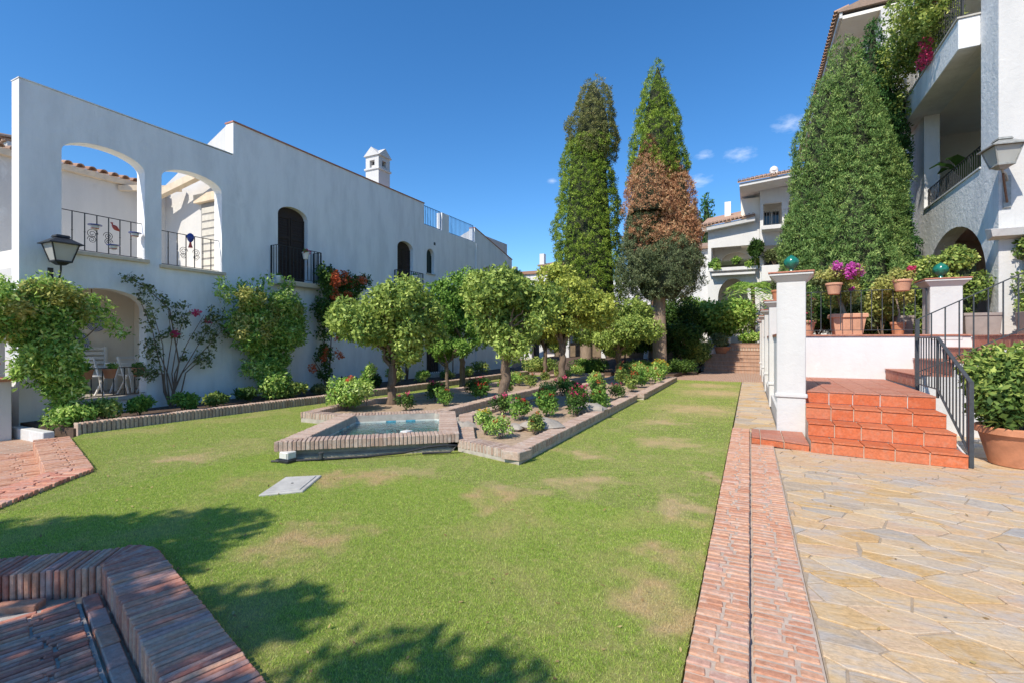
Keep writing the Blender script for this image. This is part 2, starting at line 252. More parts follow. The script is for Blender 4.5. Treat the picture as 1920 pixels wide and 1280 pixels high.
# ------------------------------------------------------------------ mesh helpers
class MB:
    def __init__(s): s.v = []; s.f = []
    def add(s, vs, fs):
        o = len(s.v); s.v += [tuple(v) for v in vs]; s.f += [tuple(i+o for i in f) for f in fs]; return s
    def box(s, a, b):
        x0, y0, z0 = a; x1, y1, z1 = b
        return s.add([(x0,y0,z0),(x1,y0,z0),(x1,y1,z0),(x0,y1,z0),(x0,y0,z1),(x1,y0,z1),(x1,y1,z1),(x0,y1,z1)],
                     [(0,3,2,1),(4,5,6,7),(0,1,5,4),(1,2,6,5),(2,3,7,6),(3,0,4,7)])
    def hexa(s, lo, hi):   # lo, hi: four points each
        return s.add(list(lo)+list(hi), [(0,3,2,1),(4,5,6,7),(0,1,5,4),(1,2,6,5),(2,3,7,6),(3,0,4,7)])
    def prism(s, poly, z0, z1):
        n = len(poly); area = sum(poly[i][0]*poly[(i+1)%n][1]-poly[(i+1)%n][0]*poly[i][1] for i in range(n))
        if area < 0: poly = poly[::-1]
        vs = [(p[0],p[1],z0) for p in poly]+[(p[0],p[1],z1) for p in poly]
        tri = tessellate_polygon([[Vector((p[0],p[1],0)) for p in poly]])
        fs = []
        for a, b_, c in tri:
            P = [poly[a], poly[b_], poly[c]]
            cr = (P[1][0]-P[0][0])*(P[2][1]-P[0][1])-(P[1][1]-P[0][1])*(P[2][0]-P[0][0])
            if cr < 0: a, c = c, a
            fs += [(a+n, b_+n, c+n), (c, b_, a)]
        fs += [(i,(i+1)%n,(i+1)%n+n,i+n) for i in range(n)]
        return s.add(vs, fs)
    def tube(s, pts, rr, n=8, cap=True):
        pts = [Vector(p) for p in pts]; k = len(pts)
        if not hasattr(rr, '__len__'): rr = [rr]*k
        ring0 = len(s.v); up = Vector((0.13, 0.21, 0.97)); vs = []; fs = []
        t0 = (pts[1]-pts[0]).normalized(); u = t0.orthogonal().normalized()
        for i in range(k):
            tg = (pts[min(i+1,k-1)]-pts[max(i-1,0)]).normalized()
            u = (u-tg*u.dot(tg)).normalized(); w = tg.cross(u)
            for j in range(n):
                a = 2*math.pi*j/n; vs.append(pts[i]+(u*math.cos(a)+w*math.sin(a))*rr[i])
        for i in range(k-1):
            for j in range(n):
                fs.append((i*n+j, i*n+(j+1)%n, (i+1)*n+(j+1)%n, (i+1)*n+j))
        if cap: fs += [tuple(range(n))[::-1], tuple((k-1)*n+j for j in range(n))]
        return s.add(vs, fs)
    def bar(s, p, q, w=0.02, h=None):   # square bar
        p = Vector(p); q = Vector(q); d = (q-p).normalized(); h = h or w
        r = Vector((0,0,1)) if abs(d.z) < 0.9 else Vector((1,0,0))
        a = d.cross(r).normalized()*w/2; b_ = a.cross(d).normalized()*h/2
        lo = [p-a-b_, p+a-b_, p+a+b_, p-a+b_]; hi = [v+(q-p) for v in lo]
        return s.add(lo+hi, [(0,1,2,3)[::-1],(4,5,6,7)[::1],(0,1,5,4),(1,2,6,5),(2,3,7,6),(3,0,4,7)])
    def lathe(s, prof, c=(0,0,0), n=20, flute=0):
        vs = []; fs = []; k = len(prof)
        for r, z in prof:
            for j in range(n):
                a = 2*math.pi*j/n; vs.append((c[0]+r*math.cos(a), c[1]+r*math.sin(a), c[2]+z))
        for i in range(k-1):
            for j in range(n): fs.append((i*n+j, i*n+(j+1)%n, (i+1)*n+(j+1)%n, (i+1)*n+j))
        fs += [tuple(range(n))[::-1], tuple((k-1)*n+j for j in range(n))]
        return s.add(vs, fs)
    def wall(s, outer, holes, O, U, V, thick):   # panel with openings; outer/holes in (u,v); thickness along -N (N = U x V)
        O = Vector(O); U = Vector(U); V = Vector(V); N = U.cross(V).normalized()
        def area(L): return sum(L[i][0]*L[(i+1)%len(L)][1]-L[(i+1)%len(L)][0]*L[i][1] for i in range(len(L)))
        if area(outer) < 0: outer = outer[::-1]
        holes = [h if area(h) < 0 else h[::-1] for h in holes]
        loops = [outer]+holes; flat = [p for L in loops for p in L]; n = len(flat)
        tri = tessellate_polygon([[Vector((p[0],p[1],0)) for p in L] for L in loops])
        F = [O+U*p[0]+V*p[1] for p in flat]; B = [q-N*thick for q in F]; fs = []
        for a, b_, c in tri:
            P = [flat[a], flat[b_], flat[c]]
            cr = (P[1][0]-P[0][0])*(P[2][1]-P[0][1])-(P[1][1]-P[0][1])*(P[2][0]-P[0][0])
            if cr < 0: a, c = c, a
            fs += [(a,b_,c), (c+n,b_+n,a+n)]
        st = 0
        for L in loops:
            k = len(L)
            for i in range(k): fs.append((st+i, st+i+n, st+(i+1)%k+n, st+(i+1)%k))
            st += k
        return s.add(F+B, fs)
def arch(u0, u1, v0, vs, va, n=14):   # opening: sill v0, spring vs, apex va
    c = (u0+u1)/2; r = (u1-u0)/2
    pts = [(u0, v0), (u1, v0)]
    for i in range(n+1):
        a = math.pi*i/n; pts.append((c+r*math.cos(a), vs+(va-vs)*math.sin(a)))
    return pts
def rect(u0, u1, v0, v1): return [(u0,v0),(u1,v0),(u1,v1),(u0,v1)]
ORG = {}
def mesh(name, v, f, bevel=0, smooth=None):
    me = bpy.data.meshes.new(name); me.from_pydata(v, [], f)
    if bevel:
        bm = bmesh.new(); bm.from_mesh(me); bmesh.ops.remove_doubles(bm, verts=bm.verts, dist=1e-5)
        ed = [e for e in bm.edges if len(e.link_faces) == 2 and e.calc_face_angle(0) > 0.5]
        bmesh.ops.bevel(bm, geom=ed, offset=bevel, segments=1, affect='EDGES', profile=0.5, clamp_overlap=True)
        bm.to_mesh(me); bm.free()
    if smooth: me.shade_smooth(); me.set_sharp_from_angle(angle=rad(smooth))
    return me
def obj(name, mb, mat, parent=None, loc=None, bevel=0, smooth=None):
    if isinstance(mb, MB):
        v = mb.v
        if parent is not None: og = ORG[parent.name]
        elif loc is not None: og = loc
        else:
            xs = [p[0] for p in v]; ys = [p[1] for p in v]
            og = ((min(xs)+max(xs))/2, (min(ys)+max(ys))/2, min(p[2] for p in v))
        me = mesh(name, [(p[0]-og[0], p[1]-og[1], p[2]-og[2]) for p in v], mb.f, bevel, smooth)
    else: me = mb; og = ORG[parent.name] if parent is not None else (loc or (0,0,0))
    if not me.materials: me.materials.append(M[mat])
    o = bpy.data.objects.new(name, me); COL.objects.link(o)
    if parent is not None: o.parent = parent
    else: o.location = og
    ORG[o.name] = og
    return o
def tag(o, label=None, cat=None, group=None, kind=None):
    if label: o['label'] = label
    if cat: o['category'] = cat
    if group: o['group'] = group
    if kind: o['kind'] = kind
    return o
def thing(name, label, cat, loc=(0,0,0), group=None):
    o = bpy.data.objects.new(name, None); COL.objects.link(o); o.location = loc; o.empty_display_size = 0.2
    ORG[o.name] = tuple(loc); return tag(o, label, cat, group)
def struct(name, mb, mat, loc=(0,0,0), **k): return tag(obj(name, mb, mat, None, loc, **k), kind='structure')
def copy_tree(o, loc=None, rz=None, sc=None, parent=None):
    c = o.copy(); COL.objects.link(c); c.parent = parent
    if loc is not None: c.location = loc; ORG[c.name] = tuple(loc)
    if rz is not None: c.rotation_euler = (0, 0, rz)
    if sc is not None: c.scale = sc if hasattr(sc, '__len__') else (sc, sc, sc)
    for ch in list(o.children): copy_tree(ch, parent=c)
    return c
def piece(name, me, parent, pos, rot=(0,0,0), sc=None):   # shared-mesh part in world coordinates
    o = bpy.data.objects.new(name, me); COL.objects.link(o); o.parent = parent; g = ORG[parent.name]
    o.location = (pos[0]-g[0], pos[1]-g[1], pos[2]-g[2]); o.rotation_euler = rot
    if sc: o.scale = sc
    return o
def jit_box(name, sx, sy, sz, mat, bev=0.005, jit=0.0015, seed=0):   # centred, chamfered, slightly uneven
    rn = random.Random(seed); mb = MB().box((-sx/2,-sy/2,-sz/2), (sx/2,sy/2,sz/2))
    mb.v = [tuple(c+rn.uniform(-jit, jit) for c in v) for v in mb.v]
    me = mesh(name, mb.v, mb.f, bev); me.materials.append(M[mat]); return me
def npmesh(name, V, F, mat, r=None, smooth=False):
    me = bpy.data.meshes.new(name); n, k = F.shape
    me.vertices.add(len(V)); me.vertices.foreach_set('co', V.astype(np.float32).ravel())
    me.loops.add(n*k); me.loops.foreach_set('vertex_index', F.astype(np.int32).ravel())
    me.polygons.add(n); me.polygons.foreach_set('loop_start', np.arange(0, n*k, k, dtype=np.int32))
    me.update(calc_edges=True)
    if r is not None:
        a = me.attributes.new('r', 'FLOAT', 'FACE'); a.data.foreach_set('value', r.astype(np.float32))
    if smooth: me.shade_smooth()
    me.materials.append(M[mat]); return me
def nrm(a): return a/np.maximum(np.linalg.norm(a, axis=1, keepdims=True), 1e-9)
def leaves(name, P, N, L, W, mat, seed=0, spread=0.9, rvar=None, fold=0.0, face=True, lift=-.3):   # kite-shaped leaves; N outward
    g = np.random.default_rng(seed); n = len(P)
    if face:   # blade turned to the outside
        nv = nrm(nrm(N)+g.normal(0, spread*.62, (n,3))); d = g.normal(0,1,(n,3))+np.array([0,0,lift]); d = nrm(d-nv*(d*nv).sum(1)[:,None]+nv*.35); side = nrm(np.cross(nv, d))
    else: d = nrm(N+g.normal(0, spread, (n,3))); side = nrm(np.cross(d, g.normal(0,1,(n,3))))
    q_ = g.uniform(0.45,1.4,n); l = (L*q_)[:,None]; w = (W*q_*g.uniform(0.8,1.2,n))[:,None]
    up = np.cross(side, d)*w*fold
    V = np.stack([P, P+d*l*0.5+side*w*0.5+up, P+d*l, P+d*l*0.5-side*w*0.5+up], 1).reshape(-1,3)
    F = np.arange(n*4).reshape(n,4)
    r = g.uniform(0,1,n)*0.55+(rvar if rvar is not None else 0.2)
    return npmesh(name, V, F, mat, r)
def sph(g, n): return nrm(g.normal(0,1,(n,3)))
def blob_points(blobs, n, seed, shell=0.16, low=0.75):   # blobs: (cx,cy,cz,rx,ry,rz)
    g = np.random.default_rng(seed); B = np.array(blobs, float); a = (B[:,3]*B[:,4]+B[:,4]*B[:,5]+B[:,3]*B[:,5]); a /= a.sum()
    idx = g.choice(len(B), n, p=a); D = sph(g, n); rr = 1-np.abs(g.normal(0, shell, n)); rr = np.clip(rr, 0.2, 1.05)
    rad_ = B[idx,3:6]; P = B[idx,:3]+D*rad_*rr[:,None]; keep = np.ones(n, bool)
    for i in range(len(B)):
        q = np.linalg.norm((P-B[i,:3])/B[i,3:6], axis=1); keep &= ~((q < low)&(idx != i))
    tone = g.uniform(0, 0.45, len(B))[idx]
    return P[keep], nrm((D/rad_)[keep]), tone[keep]
def tufts(C, N, R, per, seed):   # small clumps round centres C, with outward normals N
    g = np.random.default_rng(seed); n = len(C); i = np.repeat(np.arange(n), per)
    D = sph(g, n*per); D = nrm(D+N[i]*0.7)
    P = C[i]+D*(R[i]*g.uniform(0.35,1,n*per))[:,None]; tone = g.uniform(0,0.4,n)[i]
    return P, D, tone
def crown_blobs(c, r, k, seed, size=0.45, flat=1.0):   # k sub-blobs spread on an ellipsoid
    g = np.random.default_rng(seed); D = sph(g, k); out = []
    for d in D:
        q = np.array(c)+d*np.array(r)*g.uniform(0.3,0.95); s = size*g.uniform(0.45,1.25)*min(r)
        out.append((*q, s, s, s*0.85*flat))
    return out
def in_poly(x, y, poly):
    ins = np.zeros(len(x), bool); n = len(poly); j = n-1
    for i in range(n):
        xi, yi = poly[i][:2]; xj, yj = poly[j][:2]
        ins ^= ((yi > y) != (yj > y)) & (x < (xj-xi)*(y-yi)/((yj-yi) or 1e-9)+xi); j = i
    return ins
def lerp(a, b, t): return tuple(a[i]+(b[i]-a[i])*t for i in range(len(a)))
def inset(poly, d):   # poly CCW
    n = len(poly); out = []
    for i in range(n):
        p0 = Vector(poly[i-1]); p1 = Vector(poly[i]); p2 = Vector(poly[(i+1)%n])
        e1 = (p1-p0).normalized(); e2 = (p2-p1).normalized(); n1 = Vector((-e1.y,e1.x)); n2 = Vector((-e2.y,e2.x))
        b_ = (n1+n2).normalized(); out.append(tuple(p1+b_*(d/max(0.3,b_.dot(n1)))))
    return out

# ------------------------------------------------------------------ ground, lawn, paving
struct('ground', MB().box((-250,-250,-0.6), (250,250,-0.34)), 'hill_ground')
LAWN = [(-.29,1.1),(-.29,20.75),(-9.25,20.75),(-9.72,9.7),(-10.25,4.2),(-9.93,3.87),(-7.24,3.06),(-5.6,.9),(-4.19,2.06),(-3.79,1.95),(-2.05,1.44)]
struct('lawn', MB().prism(LAWN, -0.3, 0.0), 'lawn')

def clip(poly, p, nx, ny):   # keep side where (q-p).n <= 0
    out = []
    for i in range(len(poly)):
        a = poly[i]; b_ = poly[(i+1)%len(poly)]
        da = (a[0]-p[0])*nx+(a[1]-p[1])*ny; db = (b_[0]-p[0])*nx+(b_[1]-p[1])*ny
        if da <= 0: out.append(a)
        if (da < 0) != (db < 0) and da != db:
            t_ = da/(da-db); out.append((a[0]+(b_[0]-a[0])*t_, a[1]+(b_[1]-a[1])*t_))
    return out
def flagstones(parent, region, size, stretch, ang, ztop, seed, gap=0.012, clipper=None, maxn=300):
    rn = random.Random(seed); ca, sa = math.cos(ang), math.sin(ang)
    xs = [p[0] for p in region]; ys = [p[1] for p in region]; pts = []
    tries = 0
    while tries < 9000:
        tries += 1; p = (rn.uniform(min(xs)-.2, max(xs)+.2), rn.uniform(min(ys)-.2, max(ys)+.2)); s = size*rn.uniform(0.55, 1.1)
        ok = True
        for q in pts:
            dx, dy = p[0]-q[0], p[1]-q[1]; u = (dx*ca+dy*sa)/stretch; v = -dx*sa+dy*ca
            if u*u+v*v < s*s: ok = False; break
        if ok: pts.append(p)
    cells = []
    for i, p in enumerate(pts):
        poly = [(p[0]-2,p[1]-2),(p[0]+2,p[1]-2),(p[0]+2,p[1]+2),(p[0]-2,p[1]+2)]
        near = sorted(pts, key=lambda q: (q[0]-p[0])**2+(q[1]-p[1])**2)[1:26]
        for q in near:
            dx, dy = q[0]-p[0], q[1]-p[1]; u = (dx*ca+dy*sa)/stretch**2; v = -dx*sa+dy*ca
            nx, ny = u*ca-v*sa, u*sa+v*ca; l = math.hypot(nx, ny); nx /= l; ny /= l
            m_ = ((p[0]+q[0])/2-nx*gap/2, (p[1]+q[1])/2-ny*gap/2); poly = clip(poly, m_, nx, ny)
            if not poly: break
        n = len(region)
        for k in range(n):
            a = region[k]; b_ = region[(k+1)%n]; ex, ey = b_[0]-a[0], b_[1]-a[1]; l = math.hypot(ex, ey)
            if poly: poly = clip(poly, (a[0]-ey/l*gap*0.6, a[1]+ex/l*gap*0.6), ey/l, -ex/l)
        if len(poly) < 3: continue
        ar = abs(sum(poly[k][0]*poly[(k+1)%len(poly)][1]-poly[(k+1)%len(poly)][0]*poly[k][1] for k in range(len(poly))))/2
        if ar < 0.004: continue
        cells.append((p, poly))
    cells.sort(key=lambda c: math.hypot(c[0][0], c[0][1]))
    rest = MB()
    for k, (p, poly) in enumerate(cells):
        # drop near-duplicate corners, nudge the rest a little
        pl = []
        for q in poly:
            if not pl or math.hypot(q[0]-pl[-1][0], q[1]-pl[-1][1]) > 0.03: pl.append((q[0]+rn.uniform(-.004,.004), q[1]+rn.uniform(-.004,.004)))
        if len(pl) > 2 and math.hypot(pl[0][0]-pl[-1][0], pl[0][1]-pl[-1][1]) < 0.03: pl.pop()
        if len(pl) < 3: continue
        zt = ztop+rn.uniform(0, 0.007)
        if k < maxn:
            cx_ = sum(q[0] for q in pl)/len(pl); cy_ = sum(q[1] for q in pl)/len(pl)
            mb = MB().prism([(q[0]-cx_, q[1]-cy_) for q in pl], -0.05, 0.0)
            tl = rn.uniform(-.006, .006); mb.v = [(x, y, z+tl*x) for x, y, z in mb.v]
            me = mesh('flagstone', mb.v, mb.f, 0.003); me.materials.append(M['flag']); piece('flagstone', me, parent, (cx_, cy_, zt))
        else: rest.prism(pl, zt-0.05, zt)
    if rest.v: tag(obj('flagstones_beyond', rest, 'flag', parent), kind='stuff')
PATIO = [(.33,1.2),(5.2,1.2),(7.5,5),(7.5,11),(2.53,11),(2.53,7.9),(.78,8.1),(.33,8.2)]
pat = struct('stone_patio', MB().prism(PATIO, -0.3, -0.004), 'joint')
flagstones(pat, [(.33,1.6),(4.2,1.6),(4.6,7.84),(.33,8.2)], 0.25, 1.6, rad(-10), 0.0, 3)
flagstones(pat, [(2.56,7.86),(4.6,7.84),(5.0,10.9),(2.56,10.9)], 0.36, 1.7, rad(-12), 0.0, 4)
PATH = [(-.27,9.5),(.44,9.5),(.44,20.75),(-.27,20.75)]
pth = struct('stone_path', MB().prism(PATH, -0.3, -0.004), 'joint')
flagstones(pth, PATH, 0.40, 1.2, rad(10), 0.0, 5)

# brick bands: two bricks to a row, staggered
def bmeshes(w, p, h, mat, n=4, seed=1): return [jit_box('brick', w, p, h, mat, 0.006, 0.003, seed+i) for i in range(n)]
def band(parent, p0, p1, width, h, z0, pitch, mat, side=1, split=(0.58, 0.42), seed=1, cap=300, gap=0.013):
    p0 = Vector(p0); p1 = Vector(p1); d = (p1-p0); L = d.length; d /= L; nv = Vector((-d.y, d.x))*side
    rows = max(1, int(round(L/pitch))); pt = L/rows; rn = random.Random(seed); a = math.atan2(nv.y, nv.x)
    sets = {}
    ws = set(split) if len(split) == 1 else {.36,.44,.5,.56,.64}
    for w in ws: sets[w] = bmeshes(width*w-gap, pt-gap, h, mat, 4, seed)
    n = 0; rest = MB()
    for i in range(rows):
        sp = split; off = 0
        if len(split) == 2: w_ = rn.choice((.36,.44,.5,.56,.64)); sp = (w_, {.36:.64,.44:.56,.5:.5,.56:.44,.64:.36}[w_])
        for w in sp:
            c = p0+d*(i+.5)*pt+nv*(off+w/2)*width; off += w
            me = rn.choice(sets[w]); r_ = (rn.uniform(-.008,.008), rn.uniform(-.008,.008), a+rn.uniform(-.015,.015)); z = z0+h/2+rn.uniform(-.004,.004)
            if n < cap: piece('brick', me, parent, (c.x+rn.uniform(-.004,.004)*nv.x, c.y+rn.uniform(-.004,.004)*nv.y, z), r_)
            else:
                mt = Matrix.Translation((c.x, c.y, z)) @ Matrix.Rotation(a, 4, 'Z')
                rest.add([mt @ v.co for v in me.vertices], [tuple(q.vertices) for q in me.polygons])
            n += 1
    if rest.v: tag(obj('bricks_beyond', rest, mat, parent), kind='stuff')
bd1 = struct('raised_brick_edging', MB().box((-.275,1.15,-.3), (.0215,9.48,-.003)), 'mortar_pale')
band(bd1, (-.28,9.48), (-.28,1.6), .285, .07, -.018, .0665, 'brick', side=1, seed=11, gap=.016)
obj('bed_mortar', MB().box((-.272,1.15,-.002), (-.004,9.47,.045)), 'mortar_pale', bd1)
bd2 = struct('flush_brick_band', MB().box((.0217,1.15,-.3), (.325,8.36,.005)), 'mortar_pale')
band(bd2, (.012,8.36), (.012,1.6), .312, .05, -.04, .0665, 'brick', side=1, seed=21, gap=.016)

# lower left: raised brick coping round a sunken paved court, with a flush band of brick along its foot
ca1 = tag(obj('raised_brick_coping', MB().prism([(-4.16,2.03),(-3.79,1.905),(-1.3,1.17),(-1.38,.97),(-3.99,1.765),(-5.46,.55),(-5.66,.73)], -.3, .035), 'mortar'), kind='structure')
PV = Vector((-3.99,1.735)); N1 = Vector((-.641,.767)); N2 = Vector((.284,.959))
a2 = PV+N2*.335; a1 = PV+N1*.335
band(ca1, tuple(a2), (a2.x+.959*2.6, a2.y-.284*2.6), .335, .24, -.185, .041, 'brick_dark', side=-1, split=(1.0,), seed=31, gap=.008)
band(ca1, tuple(a1), (a1.x-.767*1.95, a1.y-.641*1.95), .335, .24, -.187, .041, 'brick_dark', side=1, split=(1.0,), seed=41, gap=.008)
FAN = bmeshes(.325, .034, .24, 'brick_dark', 3, 47)
for i in range(9):
    an = rad(73.5)+rad(56.4)*(i+.5)/9; piece('brick', FAN[i%3], ca1, (PV.x+math.cos(an)*.172, PV.y+math.sin(an)*.172, -.066+.0016*i), (0,0,an))
ct = struct('sunken_court', MB().prism([(-4.0,1.86),(-1.2,1.03),(-1.2,-2.5),(-9,-2.5),(-9,.5),(-5.7,.55)], -.4, -.145), 'joint')
fb = struct('sunken_brick_band', MB().prism([(-3.95,1.60),(-1.6,.90),(-1.75,.50),(-4.25,1.22)], -.4, -.125), 'mortar')
band(fb, (-4.0,1.60), (-1.7,.92), .40, .05, -.155, .046, 'brick_dark', side=-1, split=(.55,.45), seed=51)
band(fb, (-3.96,1.715), (-1.7,1.045), .10, .05, -.152, .25, 'brick_dark', side=-1, split=(1.0,), seed=57)
band(fb, (-4.12,1.44), (-4.55,1.12), .11, .05, -.150, .24, 'brick_dark', side=-1, split=(1.0,), seed=55)
flagstones(ct, [(-6.2,-.2),(-2.4,-1.0),(-1.95,.48),(-4.4,1.17),(-4.75,.92)], .32, 1.5, .4, -.135, 8)
# left: second coping, between lawn and the entrance court of the house
cb1 = tag(obj('raised_brick_kerb', MB().prism([(-9.95,3.85),(-7.26,3.03),(-5.70,.93),(-5.94,.80),(-7.46,2.74),(-10.05,3.52)], -.3, .030), 'mortar'), kind='structure')
band(cb1, (-9.95,3.90), (-7.24,3.075), .44, .22, -.17, .066, 'brick', side=-1, split=(.55,.45), seed=61)
band(cb1, (-7.20,3.06), (-5.65,.99), .44, .22, -.173, .066, 'brick_dark', side=-1, split=(.55,.45), seed=71)
ec = struct('entrance_court', MB().prism([(-10.1,3.4),(-7.55,2.63),(-6.0,.7),(-9,.5),(-14,.5),(-14,3.9),(-11.9,3.9),(-10.4,3.95)], -.4, -.125), 'brick_paving')
band(ec, (-10.06,3.52), (-7.52,2.75), .46, .05, -.165, .066, 'brick', side=-1, split=(.55,.45), seed=81)
flagstones(ec, [(-9.9,2.85),(-11.6,3.6),(-13.5,3.6),(-13.5,1.2),(-9.2,.9),(-7.7,2.15)], .38, 1.4, .2, -.118, 9)

# house planting strip and its kerb of bricks on end
struct('planting_strip', MB().prism([(-12.1,3.97),(-10.35,4.1),(-9.85,9.7),(-9.4,21),(-12.1,24.6)], -.3, .10), 'dark_soil')
hk = struct('house_kerb', MB().prism([(-10.3,4.2),(-9.75,9.7),(-9.3,20.6),(-9.42,20.6),(-9.9,9.7),(-10.44,4.2)], -.3, .17), 'mortar')
def soldier(parent, pts, width, h, z0, pitch, mat, side, seed, cap=300):
    L = sum((Vector(b_)-Vector(a)).length for a, b_ in zip(pts, pts[1:])); left = cap
    for k, (a, b_) in enumerate(zip(pts, pts[1:])):
        n = int((Vector(b_)-Vector(a)).length/pitch); band(parent, a, b_, width, h, z0, pitch, mat, side, (1.0,), seed+k, max(0, left), gap=0.016); left -= n
soldier(hk, [(-10.27,4.12),(-9.72,9.7),(-9.27,20.6)], .2, .22, -.03, .068, 'brick_pale', 1, 91)

# ------------------------------------------------------------------ pool and beds
POOL = [(-5.62,4.33),(-3.77,5.93),(-5.02,7.76),(-5.40,7.80),(-6.73,6.65)]
PIN = inset(POOL, .29)
pool = thing('garden_pool', 'low brick-edged ornamental pool with blue and white tiled sides', 'pool', (-5.2,6.2,0))
w = MB(); OUT = inset(POOL, .15)
for i in range(5):
    j = (i+1)%5; w.hexa([(*OUT[i],-.05),(*OUT[j],-.05),(*PIN[j],-.05),(*PIN[i],-.05)], [(*OUT[i],.142),(*OUT[j],.142),(*PIN[j],.142),(*PIN[i],.142)])
obj('wall', w, 'stone', pool)
fo = MB(); FO = inset(POOL, .07); FI = inset(POOL, .149)
for i in range(5):
    j = (i+1)%5; fo.hexa([(*FO[i],-.05),(*FO[j],-.05),(*FI[j],-.05),(*FI[i],-.05)], [(*FO[i],.035),(*FO[j],.035),(*FI[j],.06),(*FI[i],.06)])
obj('footing', fo, 'mortar', pool)
cpm = MB()
CO = inset(POOL, .012)
for i in range(5):
    j = (i+1)%5; cpm.hexa([(*CO[i],.143),(*CO[j],.143),(*PIN[j],.143),(*PIN[i],.143)], [(*CO[i],.245),(*CO[j],.245),(*PIN[j],.245),(*PIN[i],.245)])
cp = obj('coping', cpm, 'mortar', pool)
nb = 0
for i in range(5):
    j = (i+1)%5; a = Vector(POOL[i]); b_ = Vector(POOL[j]); ai = Vector(PIN[i]); bi = Vector(PIN[j]); L = (b_-a).length
    rows = max(1, int(L/.055)); rn = random.Random(100+i)
    d = (b_-a).normalized(); nv = Vector((-d.y, d.x)); ms = bmeshes(.292, L/rows-.009, .125, 'brick_pale', 3, 200+i)
    t0 = (ai-a).dot(d); t1 = (bi-a).dot(d)
    for k in range(rows):
        s_ = (k+.5)*L/rows; wid = .292
        if s_ < t0*0.98: wid = .292*max(.15, s_/max(t0,.01))
        if s_ > t1: wid = .292*max(.15, (L-s_)/max(L-t1,.01))
        c = a+d*s_+nv*(wid/2-.004); piece('brick', rn.choice(ms), cp, (c.x, c.y, .20+rn.uniform(-.003,.003)), (rn.uniform(-.01,.01), rn.uniform(-.01,.01), math.atan2(nv.y,nv.x)+rn.uniform(-.01,.01)), (wid/.292,1,1))
FL = inset(POOL, .28)
obj('floor', MB().prism(FL, .004, .02), 'tile_blue', pool)
obj('water', MB().prism(inset(POOL, .302), .09, .115), 'water', pool)
tset = {}
for i in range(5):   # painted wall tiles inside, above and below the water line
    j = (i+1)%5; a = Vector(PIN[i]); b_ = Vector(PIN[j]); L = (b_-a).length; n = max(2, int(L/.16)); d = (b_-a).normalized(); nv = Vector((-d.y, d.x))
    for k in range(n):
        s0 = k*L/n; s1 = (k+1)*L/n-.004; mt = 'tile_blue' if (k % 3 != 0) else 'tile_white'
        for (z0, z1, mm) in ((.03, .085, mt), (.087, .140, 'tile_white' if mt == 'tile_blue' and k % 2 else mt)):
            q = [a+d*s0, a+d*s1, a+d*s1+nv*.010, a+d*s0+nv*.010]
            obj('wall_tile', MB().hexa([(*p_, z0) for p_ in q], [(*p_, z1-.002) for p_ in q]), mm, pool)
nz = lerp((*POOL[0],0), (*POOL[1],0), .70)
obj('spout', MB().box((nz[0]-.30, nz[1]+.22, .235), (nz[0]-.18, nz[1]+.36, .27)), 'white_glaze', pool, bevel=.006)
jb = thing('junction_box', 'small cream electrical box under the pool coping corner', 'electrical box', (-5.44,4.40,0))
obj('body', MB().box((-5.56,4.36,.045), (-5.40,4.50,.14)), 'plastic_white', jb, bevel=.01); obj('cover_plate', MB().box((-5.545,4.352,.06), (-5.415,4.359,.125)), 'plastic_white', jb)
obj('base', MB().box((-5.60,4.33,.0), (-5.36,4.49,.044)), 'plastic_black', jb, bevel=.008)
hz = [(-5.63,4.30,.02),(-5.5,4.36,.02),(-5.1,4.68,.022),(-4.7,5.03,.022),(-4.3,5.36,.05),(-4.05,5.58,.11),(-3.86,5.70,.13),(-3.72,5.80,.12),(-3.80,5.74,.03),(-4.1,5.5,.03)]
tag(obj('water_hose', MB().tube(hz, .016, 8), 'plastic_black', smooth=50), 'thin black hose running along the front of the pool wall', 'hose')
vp = thing('drain_valve', 'small grey valve on the black hose before the pool', 'valve', (-5.12,4.66,.035)); obj('body', MB().tube([(-5.12,4.655,.03),(-5.12,4.655,.10)], .028, 10), 'iron_grey', vp, smooth=40); obj('cap', MB().tube([(-5.12,4.655,.10),(-5.12,4.655,.115)], .034, 10), 'iron_grey', vp, smooth=40)

def bed(name, poly, soil_z, top, width, mat, seed, open_edges=()):
    b_ = struct(name, MB().prism(inset(poly, width*.8), -.2, soil_z), 'soil'); n = len(poly); left = 300
    ring = MB(); PI = inset(poly, width-.01); PO = inset(poly, .014)
    for i in range(n):
        j = (i+1)%n
        if i in open_edges: continue
        ring.hexa([(*PO[i],-.1),(*PO[j],-.1),(*PI[j],-.1),(*PI[i],-.1)], [(*PO[i],top-.012),(*PO[j],top-.012),(*PI[j],top-.012),(*PI[i],top-.012)])
    k = obj('kerb', ring, 'mortar', b_)
    for i in range(n):
        j = (i+1)%n
        if i in open_edges: continue
        m_ = int((Vector(poly[j])-Vector(poly[i])).length/.067)
        band(k, poly[i], poly[j], width, .115, top-.115, .067, mat, 1, (1.0,), seed+i, max(0, left), gap=0.015); left -= m_
    return b_
BED_A = [(-3.80,5.93),(-2.65,5.60),(-2.66,12.95),(-5.08,12.95),(-5.06,7.95)]
BED_B = [(-2.99,13.35),(-2.55,13.25),(-2.57,20.05),(-5.0,20.3),(-5.08,13.4)]
BED_C = [(-7.92,6.68),(-6.78,6.72),(-5.45,7.88),(-5.58,10.5),(-5.55,20.3),(-7.2,20.3),(-8.25,8.15)]
bed('rose_bed', BED_A, .10, .17, .27, 'brick_pale', 301, open_edges=())
bed('rear_rose_bed', BED_B, .10, .17, .27, 'brick_pale', 321)
bed('orange_tree_bed', BED_C, .10, .20, .25, 'brick_pale', 341)
struct('rill', MB().prism([(-5.44,8.0),(-5.1,8.0),(-5.1,20.2),(-5.5,20.2)], -.2, .02), 'stone')
